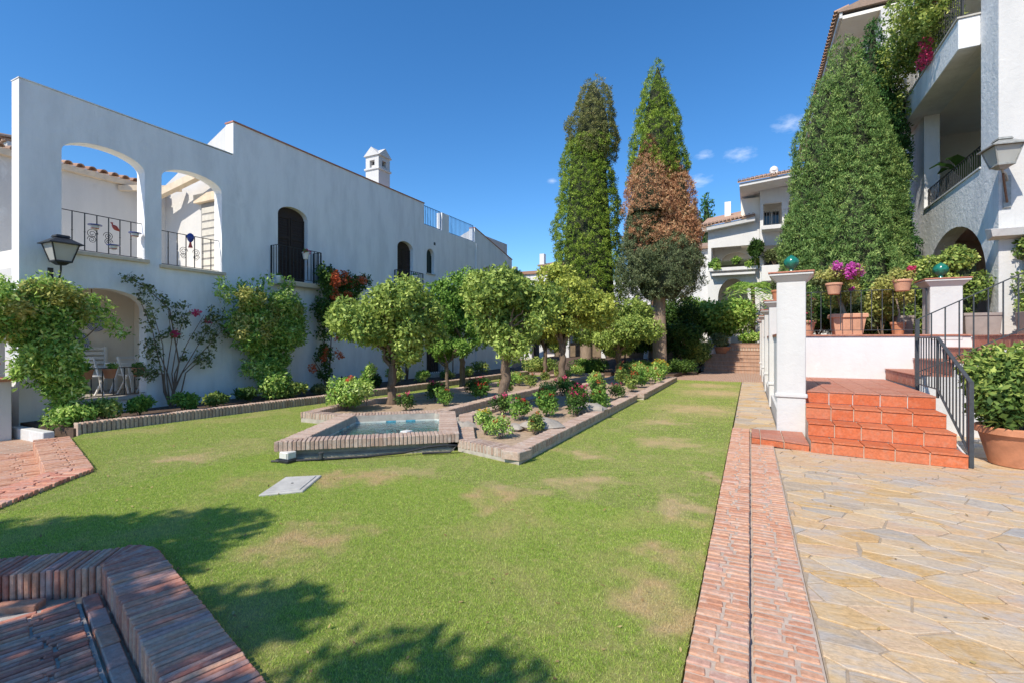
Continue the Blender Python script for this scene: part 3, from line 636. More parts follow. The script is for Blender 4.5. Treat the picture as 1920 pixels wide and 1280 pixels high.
mh = thing('manhole_cover', 'square grey concrete inspection cover set in the lawn', 'manhole cover', (-4.53,3.72,0))
q = [(-4.52,3.30),(-4.22,3.60),(-4.52,4.12),(-4.84,3.88)]
obj('frame', MB().prism(q, -.05, .022), 'concrete', mh, bevel=.008); obj('lid', MB().prism(inset(q, .045), -.02, .030), 'concrete', mh, bevel=.004); obj('lifting_hole', MB().tube([(-4.53,3.72,.029),(-4.53,3.72,.0325)], .014, 10), 'iron', mh)
# stones inside the rose bed
for k, (x, y, s_, lb) in enumerate([(-3.55,7.3,.16,'rounded pale stone between yellow rose bushes in the bed'), (-3.15,7.5,.3,'flat grey stone lying behind the front rose bushes'), (-3.0,9.8,.3,'grey slab stone further back in the rose bed'), (-4.35,7.0,.2,'ochre stone beside the pool corner in the rose bed')]):
    g_ = np.random.default_rng(k); mb = MB().lathe([(.2*s_,0),(s_*.8,.05*s_),(s_,.3*s_),(.75*s_,.55*s_),(.3*s_,.68*s_)], (0,0,0), 9)
    mb.v = [(x+v[0]*(1.3+.2*g_.normal()), y+v[1]*(1+.15*g_.normal()), .09+v[2]*(1+.1*g_.normal())) for v in mb.v]
    tag(obj('garden_stone', mb, 'stone', smooth=35), lb, 'stone')

# grass blades
g = np.random.default_rng(5)
def blades(n, box, dens_h, w, seed):
    g = np.random.default_rng(seed); x = g.uniform(box[0], box[1], n); y = g.uniform(box[2], box[3], n)
    k = in_poly(x, y, LAWN)
    for pl in (POOL, BED_A, BED_B, BED_C, q): k &= ~in_poly(x, y, inset(pl, .03))
    x = x[k]; y = y[k]; n = len(x); h = dens_h*g.uniform(.45,1.25,n); a = g.uniform(0,2*np.pi,n); b_ = g.uniform(0,2*np.pi,n); lean = h*g.uniform(.1,1.1,n)
    P = np.stack([x,y,np.full(n,-.002)],1); s_ = np.stack([np.cos(a),np.sin(a),np.zeros(n)],1)*(w*g.uniform(.7,1.3,n))[:,None]
    tip = P+np.stack([np.cos(b_)*lean, np.sin(b_)*lean, h],1)
    return np.stack([P-s_,P+s_,tip],1).reshape(-1,3), n, g.uniform(0,1,n)
VV = []; RR = []; tot = 0
for (n, box, h, w_, sd) in ((480000, (-6.2,-.29,1.1,4.6), .0145, .0017, 1), (360000, (-10.3,-.29,1.6,8.5), .016, .0026, 2), (130000, (-10.2,-.29,8.5,20.7), .020, .005, 3)):
    v, k, r = blades(n, box, h, w_, sd); VV.append(v); RR.append(r); tot += k
V = np.concatenate(VV); me = npmesh('grass', V, np.arange(tot*3).reshape(-1,3), 'grass', np.concatenate(RR)**1.2*.95)
tag(obj('grass', me, 'grass'), 'short green turf with dry patches covering the lawn', 'grass', kind='stuff')

# ------------------------------------------------------------------ terracotta steps, terrace, balustrade (right)
st = thing('tiled_staircase', 'terracotta tiled steps with pale grout leading up from the stone patio', 'steps', (1.6,8.0,0))
FR = [((.78,8.08),(2.44,7.86)), ((.78,8.45),(2.44,8.24)), ((.79,8.87),(2.45,8.64)), ((.82,9.30),(2.47,9.14)), ((.84,12.74),(2.57,12.74))]
ZT = [.18, .38, .58, .78]
def quad_tile(parent, name, A, B, C, D_, z0, z1, mat, g_=.007):   # A,B front edge, C,D back edge
    c = [sum(p[k] for p in (A,B,C,D_))/4 for k in (0,1)]
    def sh(p): 
        v = Vector((p[0]-c[0], p[1]-c[1])); return (c[0]+v.x-math.copysign(min(g_, abs(v.x)), v.x), c[1]+v.y-math.copysign(min(g_, abs(v.y)), v.y))
    P = [sh(p) for p in (A,B,C,D_)]
    return obj(name, MB().hexa([(*p, z0) for p in P], [(*p, z1) for p in P]), mat, parent, bevel=.004)
for i, zt in enumerate(ZT):
    (L0, R0), (L1, R1) = FR[i], FR[i+1]; zb = 0 if i == 0 else ZT[i-1]
    lo = [(L0[0]+.005,L0[1]+.03),(R0[0]-.005,R0[1]+.03),(R1[0]-.005,R1[1]+.05),(L1[0]+.005,L1[1]+.05)]
    obj('step_core', MB().hexa([(*p,-.2) for p in lo], [(*p, zt-.022) for p in lo]), 'grout' if i < 3 else 'plaster', st)
    cuts = [0, .16+.02*i, .37, .57, .78, 1.0] if i % 2 == 0 else [0, .2, .39, .60, .80, 1.0]
    for a, b_ in zip(cuts, cuts[1:]):
        A = lerp(L0,R0,a); B = lerp(L0,R0,b_); off = .016
        P = [(A[0]+.006,A[1]+.016),(B[0]-.006,B[1]+.016),(B[0]-.006,B[1]+.032),(A[0]+.006,A[1]+.032)]
        obj('riser_tile', MB().hexa([(*p, zb+.006) for p in P], [(*p, zt-.030) for p in P]), 'tile_red', st, bevel=.003)
        if i < 3:
            C = lerp(L1,R1,b_); D_ = lerp(L1,R1,a)
            quad_tile(st, 'tread_tile', (A[0],A[1]-.006), (B[0],B[1]-.006), (C[0],C[1]+.03), (D_[0],D_[1]+.03), zt-.024, zt, 'tile_red')
    if i == 3:
        for r_ in range(9):
            for k in range(5):
                f0 = lambda u, v: lerp(lerp(L0,R0,u), lerp((.84,12.74),(2.57,12.74),u), v)
                quad_tile(st, 'landing_tile', f0(k/5,r_/9), f0((k+1)/5,r_/9), f0((k+1)/5,(r_+1)/9), f0(k/5,(r_+1)/9), .758, .78, 'tile_dull', .004)
obj('side_wall', MB().hexa([(2.441,8.0,-.1),(2.462,8.0,-.1),(2.50,10.5,-.1),(2.475,10.5,-.1)], [(2.441,8.0,.15),(2.462,8.0,.15),(2.50,10.5,.755),(2.475,10.5,.755)]), 'plaster', st)
ls = thing('low_tiled_step', 'low terracotta tiled ledge at the foot of the white pillar', 'step', (.4,8.7,0))
obj('step_core', MB().prism([(.03,8.46),(.775,8.16),(.775,9.16),(.03,9.12)], -.1, .088), 'grout', ls)
for a, b_ in ((.0,.17),(.17,.58),(.58,1.0)):
    A = lerp((.02,8.43),(.775,8.12),a); B = lerp((.02,8.43),(.775,8.12),b_)
    P = [(A[0]+.006,A[1]+.014),(B[0]-.006,B[1]+.014),(B[0]-.006,B[1]+.03),(A[0]+.006,A[1]+.03)]
    obj('riser_tile', MB().hexa([(*p,-.004) for p in P], [(*p,.08) for p in P]), 'tile_red', ls, bevel=.003)
    for v0, v1 in ((0,.5),(.5,1)):
        f0 = lambda u, v: lerp(lerp((.02,8.43),(.775,8.12),u), lerp((.02,9.14),(.775,9.18),u), v)
        quad_tile(ls, 'tread_tile', f0(a,v0), f0(b_,v0), f0(b_,v1), f0(a,v1), .089, .112, 'tile_dull')

TZ = 1.70
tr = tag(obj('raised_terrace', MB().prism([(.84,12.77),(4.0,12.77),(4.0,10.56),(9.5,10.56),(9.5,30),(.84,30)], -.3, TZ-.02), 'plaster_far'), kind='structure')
obj('terrace_paving', MB().prism([(.85,12.8),(4.02,12.8),(4.02,10.58),(9.4,10.58),(9.4,29.9),(.85,29.9)], TZ-.019, TZ), 'tile_dull', tr)
obj('wall_coping', MB().box((.84,12.735,TZ-.012), (3.98,12.86,TZ+.022)), 'tile_dull', tr, bevel=.004)
us = thing('upper_staircase', 'short side flight of terracotta tiled steps with white side wall and railing', 'steps', (3.2,11.6,.78))
XS = [2.58,3.05,3.52,3.98]; ZS = [1.01,1.24,1.47,1.70]
for k in range(4):
    x0 = XS[k]; x1 = XS[k+1] if k < 3 else 4.12; z1 = ZS[k]; z0 = .78 if k == 0 else ZS[k-1]
    obj('step_core', MB().box((x0+.03,10.545,-.1), (x1+.03,12.755,z1-.022)), 'plaster', us)
    for j in range(7):
        ya = 10.56+j*2.18/7; yb = ya+2.18/7
        obj('riser_tile', MB().box((x0+.012,ya+.005,z0+.006), (x0+.029,yb-.005,z1-.028)), 'tile_dull', us, bevel=.003)
        obj('tread_tile', MB().box((x0-.004,ya+.004,z1-.021), (x1+.01,yb-.004,z1+(.001 if k == 3 else 0))), 'tile_dull', us, bevel=.003)

def pillar(name, label, cx, cy, w, z0, zc, rz=0, band_z=None, group=None):
    p = thing(name, label, 'pillar', (0,0,0), group)
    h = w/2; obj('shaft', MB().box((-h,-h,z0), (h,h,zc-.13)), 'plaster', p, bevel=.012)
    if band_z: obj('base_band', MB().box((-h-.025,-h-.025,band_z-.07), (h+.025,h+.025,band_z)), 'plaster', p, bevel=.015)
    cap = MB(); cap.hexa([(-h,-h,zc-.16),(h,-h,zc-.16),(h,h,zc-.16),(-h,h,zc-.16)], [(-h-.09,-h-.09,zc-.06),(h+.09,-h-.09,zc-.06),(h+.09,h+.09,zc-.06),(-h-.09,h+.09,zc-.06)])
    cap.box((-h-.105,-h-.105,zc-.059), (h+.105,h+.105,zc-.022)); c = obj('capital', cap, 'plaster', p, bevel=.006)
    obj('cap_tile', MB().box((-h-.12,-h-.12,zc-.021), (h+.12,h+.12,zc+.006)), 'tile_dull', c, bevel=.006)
    p.location = (cx, cy, 0); p.rotation_euler = (0,0,rz); return p
pillar('gate_pillar', 'tall white pillar with green finial beside the terracotta steps', .63, 9.40, .42, .0, 2.72, rad(-5), .73)
pillar('gate_pillar', 'white terrace pillar with green finial at the end of the railing', 3.60, 13.02, .52, 1.6, 2.86, 0)
def finial(x, y, z, s_, label):
    n = 32; vs = []; fs = []; prof = [(.05,0),(.055,.02),(.032,.045),(.032,.07),(.07,.10),(.105,.15),(.112,.19),(.098,.235),(.06,.275),(.02,.30),(.004,.31)]
    for i, (r_, h) in enumerate(prof):
        for j in range(n):
            a = 2*math.pi*j/n; am = .10 if i >= 4 and i < 10 else 0; rr = r_*(1+am*math.cos(8*(a+h*7))); vs.append((x+s_*rr*math.cos(a), y+s_*rr*math.sin(a), z+s_*h))
    for i in range(len(prof)-1):
        for j in range(n): fs.append((i*n+j, i*n+(j+1)%n, (i+1)*n+(j+1)%n, (i+1)*n+j))
    fs += [tuple(range(n))[::-1], tuple((len(prof)-1)*n+j for j in range(n))]
    t_ = thing('glazed_finial', label, 'finial', (x,y,z)); k = 4*n
    obj('foot', MB().add(vs[:k], [f for f in fs if max(f) < k]), 'glaze', t_, smooth=60); obj('bulb', MB().add(vs[3*n:], [tuple(i-3*n for i in f) for f in fs if min(f) >= 3*n]), 'glaze', t_, smooth=60)
finial(.63, 9.40, 2.724, 1.0, 'green glazed ceramic finial on the tall pillar by the steps')
finial(3.58, 13.02, 2.864, 1.15, 'green glazed ceramic finial on the rear terrace pillar')
# side wall of the terrace with its row of piers
sw = tag(obj('terrace_side_wall', MB().box((.52,9.66,-.3), (.80,28.5,1.68)), 'plaster_old_shade_lift'), 'long white retaining wall with piers beside the stone path', 'wall')
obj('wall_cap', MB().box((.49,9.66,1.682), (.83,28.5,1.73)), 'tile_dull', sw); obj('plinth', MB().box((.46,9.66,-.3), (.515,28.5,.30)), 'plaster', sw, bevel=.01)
for y, lb in ((13.45,'first white wall pier behind the tall pillar along the path'),(17.4,'second white wall pier behind the tall pillar along the path'),(21.4,'third white wall pier behind the tall pillar along the path'),(25.4,'farthest white wall pier before the brick steps')):
    pillar('wall_pier', lb, .64, y, .44, .0, 2.55, 0, .60, 'piers along the terrace wall')

def railing(name, label, path, htop, hbot, spacing, mat, bw=.014, post=(), zrel=True, railw=.03, loc=None, group=None, knob=None, endposts=True):
    """path: list of (x,y,z) base points; bars vertical."""
    r = thing(name, label, 'railing', loc or path[0], group); P = [Vector(p) for p in path]
    up = Vector((0,0,1)); top = MB(); bot = MB()
    for a, b_ in zip(P, P[1:]):
        obj('top_rail', MB().bar(a+up*htop, b_+up*htop, railw, .014 if railw > .02 else .012), mat, r); obj('bottom_rail', MB().bar(a+up*hbot, b_+up*hbot, .022, .012), mat, r)
        L = (b_-a).length; n = max(1, int(round(L/spacing)))
        for i in range(1, n):
            q_ = a+(b_-a)*(i/n); bb = MB().bar(q_+up*hbot, q_+up*htop, bw)
            if knob: bb.tube([q_+up*(hbot+(htop-hbot)*.5-.015), q_+up*(hbot+(htop-hbot)*.5), q_+up*(hbot+(htop-hbot)*.5+.015)], [bw*.5,bw*1.15,bw*.5], 6)
            obj('baluster', bb, mat, r)
    for i, a in enumerate(P):
        if (endposts and i in (0, len(P)-1)) or i in post: obj('post', MB().bar(a, a+up*(htop+.004), railw+.004), mat, r)
    return r
railing('terrace_railing', 'dark iron railing on the white terrace wall holding flower pots', [(.88,12.84,TZ+.02),(3.30,12.84,TZ+.02)], .96, .10, .19, 'iron_grey', .014, railw=.024)
lr = thing('stair_railing', 'dark grey iron handrail beside the terracotta steps', 'railing', (2.49,8.0,0))
pts = [(2.49,7.98,0,1.08,.16),(2.50,9.22,.78,1.64,.88),(2.53,10.36,.78,1.64,.88)]
for (x,y,z,t_,b_), (x2,y2,z2,t2,b2) in zip(pts, pts[1:]):
    obj('handrail', MB().bar((x,y,t_),(x2,y2,t2),.045,.016), 'iron_grey', lr); obj('bottom_rail', MB().bar((x,y,b_),(x2,y2,b2),.028,.012), 'iron_grey', lr)
    n = 10 if y < 9 else 8
    for i in range(1, n):
        u = i/n; obj('baluster', MB().bar((x+(x2-x)*u,y+(y2-y)*u,b_+(b2-b_)*u),(x+(x2-x)*u,y+(y2-y)*u,t_+(t2-t_)*u),.015), 'iron_grey', lr)
obj('post', MB().bar((2.49,7.98,-.02),(2.49,7.98,1.09),.045), 'iron_grey', lr); obj('post', MB().bar((2.50,9.22,.75),(2.50,9.22,1.645),.03), 'iron_grey', lr)
ur = thing('upper_stair_railing', 'dark grey iron handrail rising along the white upper side steps', 'railing', (2.56,10.44,.75))
T = lambda x: 1.95+(x-2.56)*.54
obj('post', MB().bar((2.56,10.44,.74),(2.56,10.44,1.95),.055), 'iron_grey', ur)
obj('handrail', MB().bar((2.56,10.44,1.95),(4.9,10.44,T(4.9)),.04,.016), 'iron_grey', ur); obj('bottom_rail', MB().bar((2.56,10.44,1.06),(4.9,10.44,T(4.9)-.89),.03,.014), 'iron_grey', ur)
for i in range(12):
    x = 2.75+i*.18; obj('baluster', MB().bar((x,10.44,T(x)-.89),(x,10.44,T(x)),.017), 'iron_grey', ur)
obj('post', MB().bar((4.88,10.44,1.4),(4.88,10.44,T(4.88)),.04), 'iron_grey', ur)

# ------------------------------------------------------------------ apartment block on the right
ab = thing('apartment_block', 'white apartment block with arch and balconies behind the terrace', 'building', (6,17,TZ))
XB = 4.6; Y0 = 13.37
def yz(L): return [(-p[0], p[1]) for p in L]     # facade facing -x: u runs towards -y
holes = [yz(arch(13.95,17.9,TZ-.01,3.05,4.42,18)), yz(rect(14.2,18.1,5.40,8.18)), yz(rect(14.2,19.9,8.85,11.6))]
obj('wall', MB().wall(yz([(Y0,TZ-.3),(20.5,TZ-.3),(20.5,13.4),(Y0,13.4)]), holes, (XB,0,0), (0,-1,0), (0,0,1), .36), 'plaster_old_shade_lift', ab)
obj('end_wall', MB().box((XB+.361,Y0,TZ-.3), (12,Y0+.3,13.4)), 'plaster', ab)
obj('corner_pier', MB().box((XB+.002,Y0-.012,TZ-.3), (XB+.36,Y0-.001,13.4)), 'plaster', ab)
obj('back_wall', MB().box((7.6,Y0+.3,TZ-.3), (7.9,20.5,13.4)), 'plaster_cream', ab)
obj('far_wall', MB().box((XB+.361,20.2,TZ-.3), (7.6,20.5,13.4)), 'plaster_cream', ab)
for z in (4.75, 8.2, 11.65): obj('floor_slab', MB().box((XB+.362,Y0+.301,z), (7.6,20.19,z+.25)), 'plaster_cream', ab)
bx = MB(); bx.box((4.22,14.22,8.15), (XB-.001,20.2,8.83)); obj('balcony_parapet', bx, 'plaster_old_shade_lift', ab, bevel=.01)
obj('balcony_coping', MB().box((4.19,14.19,8.832), (XB-.002,20.22,8.868)), 'concrete', ab)
obj('cornice', MB().hexa([(4.42,13.10,3.70),(9,13.10,3.70),(9,Y0-.013,3.66),(4.42,Y0-.013,3.66)], [(4.38,13.05,3.84),(9,13.05,3.84),(9,Y0-.013,3.90),(4.38,Y0-.013,3.90)]), 'plaster', ab)
obj('parapet_coping', MB().box((XB-.03,14.2,5.401), (XB+.39,18.1,5.44)), 'plaster', ab)
obj('ceiling_lamp', MB().lathe([(.10,0),(.14,.03),(.12,.07),(.03,.09)], (6.0,16.2,8.105), 14), 'white_glaze', ab, smooth=40)
obj('door', MB().box((7.54,15.2,5.0), (7.595,17.2,7.2)), 'shutter_grey', ab)
railing('balcony_railing', 'dark green-black iron railing of the lower right balcony', [(XB+.10,14.22,5.44),(XB+.10,18.08,5.44)], .56, .05, .13, 'iron', .016, railw=.03)
railing('balcony_railing', 'dark iron railing of the upper right balcony under the bougainvillea', [(4.32,14.3,8.868),(4.32,20.1,8.868)], .95, .08, .12, 'iron', .016, railw=.035)
fbk = thing('rear_apartment_block', 'white rear block with wide tiled eaves behind the tall cypresses', 'building', (6,26,TZ))
obj('wall', MB().box((4.05,20.52,TZ-.3), (12,36,13.0)), 'plaster', fbk)
obj('pilaster', MB().box((3.90,22.3,TZ-.3), (4.049,22.9,13.0)), 'plaster_old_shade_lift', fbk)
obj('soffit', MB().box((2.95,20.6,13.0), (12,36,13.12)), 'plaster_cream', fbk); obj('gutter_board', MB().box((2.86,20.55,13.02), (2.949,36,13.22)), 'plaster', fbk)
rf = obj('roof', MB().hexa([(2.80,20.5,13.22),(12,20.5,13.22),(12,36.2,13.22),(2.80,36.2,13.22)], [(2.80,20.5,13.28),(12,20.5,16),(12,36.2,16),(2.80,36.2,13.28)]), 'roof_tile', fbk)
def cover_tile(r=.09, L=.45, n=6):
    mb = MB(); vs = []; 
    for s_ in (0, 1):
        for rr in (r, r-.018):
            for j in range(n+1):
                a = math.pi*j/n; vs.append((s_*L, rr*(1-.12*s_)*math.cos(a), rr*(1-.12*s_)*math.sin(a)))
    m_ = n+1; fs = []
    for j in range(n): fs += [(j,j+1,2*m_+j+1,2*m_+j), (m_+j+1,m_+j,3*m_+j,3*m_+j+1), (j+1,j,m_+j,m_+j+1), (2*m_+j,2*m_+j+1,3*m_+j+1,3*m_+j)]
    fs += [(0,2*m_,3*m_,m_), (n,m_+n,3*m_+n,2*m_+n)]
    me = mesh('roof_tile', vs, fs); me.materials.append(M['roof_tile']); return me
TILE = cover_tile()
for i in range(66): piece('roof_tile', TILE, rf, (2.72, 20.62+i*.23, 13.27), (0, rad(-16.5), 0))
# wall lantern shared shape: four-sided tapered glass body, hipped cap, bracket
def lantern(name, label, c, s_, ang, brack, mats=('lamp_metal','glass_milk','lamp_metal'), arm=None):
    t_ = thing(name, label, 'wall lamp', c); ca, sa = math.cos(ang), math.sin(ang)
    def R4(h, z): return [(c[0]+s_*(x*ca-y*sa), c[1]+s_*(x*sa+y*ca), c[2]+s_*z) for x, y in ((-h,-h),(h,-h),(h,h),(-h,h))]
    obj('glass_body', MB().hexa(R4(.125,.06), R4(.215,.40)), mats[1], t_)
    fr = MB()
    lo, hi = R4(.13,.05), R4(.22,.41)
    for a, b_ in zip(lo, hi): fr.bar(a, b_, .022*s_)
    for L in (lo, hi):
        for i in range(4): fr.bar(L[i], L[(i+1)%4], .03*s_)
    obj('frame', fr, mats[0], t_)
    rf_ = MB().hexa(R4(.27,.415), R4(.09,.54)); rf_.hexa(R4(.275,.395), R4(.275,.414)); obj('cap', rf_, mats[2], t_); obj('cap_vent', MB().hexa(R4(.12,.541), R4(.10,.585)), mats[2], t_)
    obj('base', MB().hexa(R4(.06,-.02), R4(.13,.045)), mats[0], t_)
    return t_
ln = lantern('wall_lantern', 'large pale grey lantern on a bracket of the right apartment block', (4.46,12.80,4.98), 1.0, rad(8), None)
obj('bracket_plate', MB().box((4.66,Y0-.05,4.30), (4.78,Y0-.013,4.96)), 'lamp_metal', ln, bevel=.006)
obj('bracket_arm', MB().tube([(4.72,Y0-.05,4.86),(4.62,13.1,4.94),(4.48,12.84,4.92),(4.46,12.80,4.98)], .022, 8), 'lamp_metal', ln, smooth=50); obj('bracket_brace', MB().tube([(4.72,Y0-.05,4.42),(4.66,13.2,4.5),(4.50,12.88,4.90)], .020, 8), 'rust', ln, smooth=50)

# ------------------------------------------------------------------ white town house on the left
hs = thing('town_house', 'long white town house with arched terrace openings along the left', 'building', (-14,12,0))
XF = -12.0
OUTL = [(3.96,-.2),(24.4,-.2),(24.4,6.1),(20.45,7.05),(20.3,7.05),(20.3,6.36),(18.06,6.36),(18.06,7.14),(17.52,7.14),(17.52,6.36),(16.22,6.36),(16.22,7.2),(8.05,7.24),(8.05,6.38),(3.96,6.40)]
HOL = [arch(4.57,6.01,3.36,5.30,5.60), arch(6.35,7.75,3.30,5.32,5.62), arch(4.47,6.05,.39,2.28,2.67), arch(9.37,10.4,3.30,5.20,5.48), arch(14.55,15.5,3.30,5.16,5.43), arch(16.4,16.93,4.38,5.16,5.42), arch(21.3,21.85,4.29,5.08,5.35), arch(22.15,22.73,4.29,5.08,5.35), rect(16.4,17.45,.28,2.45)]
obj('wall', MB().wall(OUTL, HOL, (XF,0,0), (0,1,0), (0,0,1), .30), 'plaster_aged_shade_lift', hs)
# mono-pitch volume behind the facade
def profile(name, pts, y0, y1, mat): 
    n = len(pts); vs = [(x,y0,z) for x, z in pts]+[(x,y1,z) for x, z in pts]
    return obj(name, MB().add(vs, [tuple(range(n)), tuple(range(n,2*n))[::-1]]+[(i,i+n,(i+1)%n+n,(i+1)%n) for i in range(n)]), mat, hs)
profile('rear_volume', [(-12.302,-.2),(-12.302,7.2),(-20,3.9),(-20,-.2)][::-1], 8.052, 16.2, 'plaster')
profile('terrace_volume', [(-12.302,-.2),(-12.302,5.9),(-20,5.9),(-20,-.2)][::-1], 16.21, 20.38, 'plaster')
profile('end_volume', [(-12.302,-.2),(-12.302,7.0),(-18,4.6),(-18,-.2)][::-1], 20.39, 24.39, 'plaster')
obj('ridge_coping', MB().hexa([(-12.32,8.03,7.241),(-11.97,8.03,7.241),(-11.97,16.24,7.201),(-12.32,16.24,7.201)], [(-12.32,8.03,7.275),(-11.97,8.03,7.275),(-11.97,16.24,7.235),(-12.32,16.24,7.235)]), 'tile_dull', hs)
obj('gable_coping', MB().hexa([(-12.32,20.28,7.055),(-11.97,20.28,7.055),(-11.97,24.42,6.105),(-12.32,24.42,6.105)], [(-12.32,20.28,7.09),(-11.97,20.28,7.09),(-11.97,24.42,6.14),(-12.32,24.42,6.14)]), 'tile_dull', hs)
obj('parapet_coping', MB().box((-12.31,3.95,6.401), (-11.985,8.04,6.42)), 'plaster_old_shade_lift', hs)
obj('downpipe', MB().tube([(-11.95,20.36,.1),(-11.95,20.36,6.3)], .035, 8), 'white_paint', hs, smooth=50)
# upper terrace: floor, back wall with tiled cornice, side door
obj('terrace_floor', MB().box((-15.3,3.97,2.95), (-12.301,8.05,3.28)), 'plaster_cream', hs)
obj('terrace_back_wall', MB().box((-15.3,3.97,3.281), (-15.0,8.05,5.72)), 'plaster', hs)
cr = obj('cornice', MB().box((-15.32,3.97,5.721), (-14.86,8.05,5.86)), 'beam', hs)
for i in range(17): piece('roof_tile', TILE, cr, (-14.82, 4.1+i*.24, 5.87), (0, rad(-12), rad(180)))
obj('lintel', MB().box((-13.45,7.90,5.28), (-12.36,8.049,5.50)), 'beam', hs); dr = obj('door_recess', MB().box((-13.30,8.02,3.29), (-12.45,8.049,5.27)), 'shutter_grey', hs)
for i in range(9): obj('slat', MB().box((-13.25,8.008,3.4+i*.2), (-12.5,8.019,3.55+i*.2)), 'awning_cream', dr)
obj('pergola_beam', MB().bar((-15.0,7.55,5.45),(-12.31,7.75,6.02),.16,.18), 'beam', hs); obj('pergola_beam', MB().bar((-14.98,6.9,5.62),(-14.0,7.9,5.75),.12,.14), 'beam', hs)
# lower porch
obj('porch_floor', MB().box((-14.9,4.28,-.1), (-12.301,8.04,.34)), 'stone', hs); obj('porch_sill', MB().box((-12.34,4.4,.335), (-11.94,6.12,.40)), 'concrete', hs, bevel=.006)
obj('porch_back_wall', MB().box((-15.1,4.28,.1), (-14.9,8.04,2.95)), 'plaster_cream', hs); obj('porch_ceiling', MB().box((-14.89,4.28,2.90), (-12.302,8.03,2.948)), 'plaster_cream', hs); obj('porch_end_wall', MB().box((-14.89,7.2,.341), (-12.302,7.4,2.90)), 'plaster_cream', hs)
obj('porch_lining', MB().wall(rect(4.27,7.19,.345,2.895), [arch(4.44,6.08,.36,2.29,2.69)], (-12.303,0,0), (0,1,0), (0,0,1), .03), 'plaster_cream', hs)
obj('side_wall', MB().wall(rect(-15.3,-12.301,-.2,2.949), [arch(-14.7,-12.6,.3,2.0,2.65)], (0,3.965,0), (1,0,0), (0,0,1), .30), 'plaster', hs)
for (y0, y1, z) in ((4.5,6.08,3.36),(6.3,7.82,3.30)): obj('sill', MB().box((-12.32,y0,z-.06), (-11.93,y1,z+.015)), 'beam', hs, bevel=.006)
def shutter(y0, y1, z0, vs, va, mat, panels=True):
    pl = arch(y0+.003,y1-.003,z0+.002,vs,va-.003); d_ = obj('shutter_door', MB().wall(pl, [], (XF-.17,0,0), (0,1,0), (0,0,1), .05), mat, hs)
    mid = (y0+y1)/2; fr = MB()
    for a, b_ in ((y0+.01,mid-.005),(mid+.005,y1-.01)):
        for yy in (a+.02, b_-.045): fr.box((XF-.169,yy,z0+.03), (XF-.145,yy+.055,vs))
        for k in range(4):
            z = z0+.03+(vs-z0-.08)*k/3; fr.box((XF-.169,a+.076,z), (XF-.146,b_-.046,z+.07))
        if panels:
            for k in range(3):
                zz0 = z0+.10+(vs-z0-.08)*k/3; zz1 = z0+.03+(vs-z0-.08)*(k+1)/3; n = 7
                for s_ in range(n):
                    z = zz0+(zz1-zz0)*(s_+.5)/n
                    obj('louvre', MB().hexa([(XF-.168,a+.08,z-.03),(XF-.156,a+.08,z-.035),(XF-.156,b_-.05,z-.035),(XF-.168,b_-.05,z-.03)], [(XF-.168,a+.08,z+.012),(XF-.162,a+.08,z+.008),(XF-.162,b_-.05,z+.008),(XF-.168,b_-.05,z+.012)]), mat, d_)
    obj('frame', fr, mat, d_)
shutter(9.37,10.4,3.30,5.20,5.48,'dark_wood'); shutter(14.55,15.5,3.30,5.16,5.43,'dark_wood')
for (y0,y1,z0,vs,va) in ((16.4,16.93,4.38,5.16,5.42),(21.3,21.85,4.29,5.08,5.35),(22.15,22.73,4.29,5.08,5.35)):
    w_ = obj('window', MB().wall(arch(y0+.003,y1-.003,z0+.002,vs,va-.003), [], (XF-.16,0,0), (0,1,0), (0,0,1), .04), 'green_wood', hs)
    fr = MB(); 
    for yy in (y0+.01,(y0+y1)/2-.02,y1-.05): fr.box((XF-.159,yy,z0+.01), (XF-.135,yy+.04,vs))
    obj('frame', fr, 'green_wood', w_); obj('sill', MB().box((XF-.1,y0-.05,z0-.04), (XF+.05,y1+.05,z0-.001)), 'concrete', w_)
dk = obj('garden_door', MB().box((XF-.2,16.4,.28), (XF-.14,17.45,2.45)), 'dark_wood', hs); gr = MB()
for i in range(12): obj('grille_bar', MB().bar((XF+.10,16.35+i*.135,.25),(XF+.10,16.35+i*.135,2.5),.016), 'iron_grey', dk)
for z in (.3,1.3,2.45): obj('grille_rail', MB().box((XF+.088,16.3,z), (XF+.112,17.88,z+.02)), 'iron_grey', dk)
obj('door_step', MB().box((XF+.001,16.3,-.1), (XF+.45,17.95,.22)), 'concrete', hs, bevel=.01)
obj('small_vent', MB().box((XF-.002,16.9,5.62), (XF+.012,17.02,5.74)), 'iron_grey', hs)
def balcony(y0, y1, z, lb):
    b_ = obj('balcony_slab', MB().hexa([(XF+.001,y0,z-.14),(XF+.30,y0,z-.14),(XF+.30,y1,z-.14),(XF+.001,y1,z-.14)], [(XF+.001,y0-.03,z-.02),(XF+.37,y0-.03,z-.02),(XF+.37,y1+.03,z-.02),(XF+.001,y1+.03,z-.02)]), 'plaster', hs, bevel=.006)
    railing('balcony_railing', lb, [(XF+.03,y0+.02,z-.02),(XF+.33,y0+.02,z-.02),(XF+.33,y1-.02,z-.02),(XF+.03,y1-.02,z-.02)], .96, .07, .12, 'iron', .016, post=(1,2), railw=.028)
balcony(9.12,10.62,3.30,'black iron balcony railing at the nearest dark shutter door'); balcony(14.35,15.72,3.30,'black iron balcony railing at the farther dark shutter door')
railing('terrace_opening_railing', 'black iron railing with ceramic ornaments in the nearest upper arch', [(XF-.12,4.575,3.376),(XF-.12,6.005,3.376)], .80, .04, .2, 'iron', .016, railw=.024, knob=True, endposts=False)
railing('terrace_opening_railing', 'black iron railing in the second upper arch of the house', [(XF-.12,6.355,3.316),(XF-.12,7.745,3.316)], .80, .04, .2, 'iron', .016, railw=.024, knob=True, endposts=False)
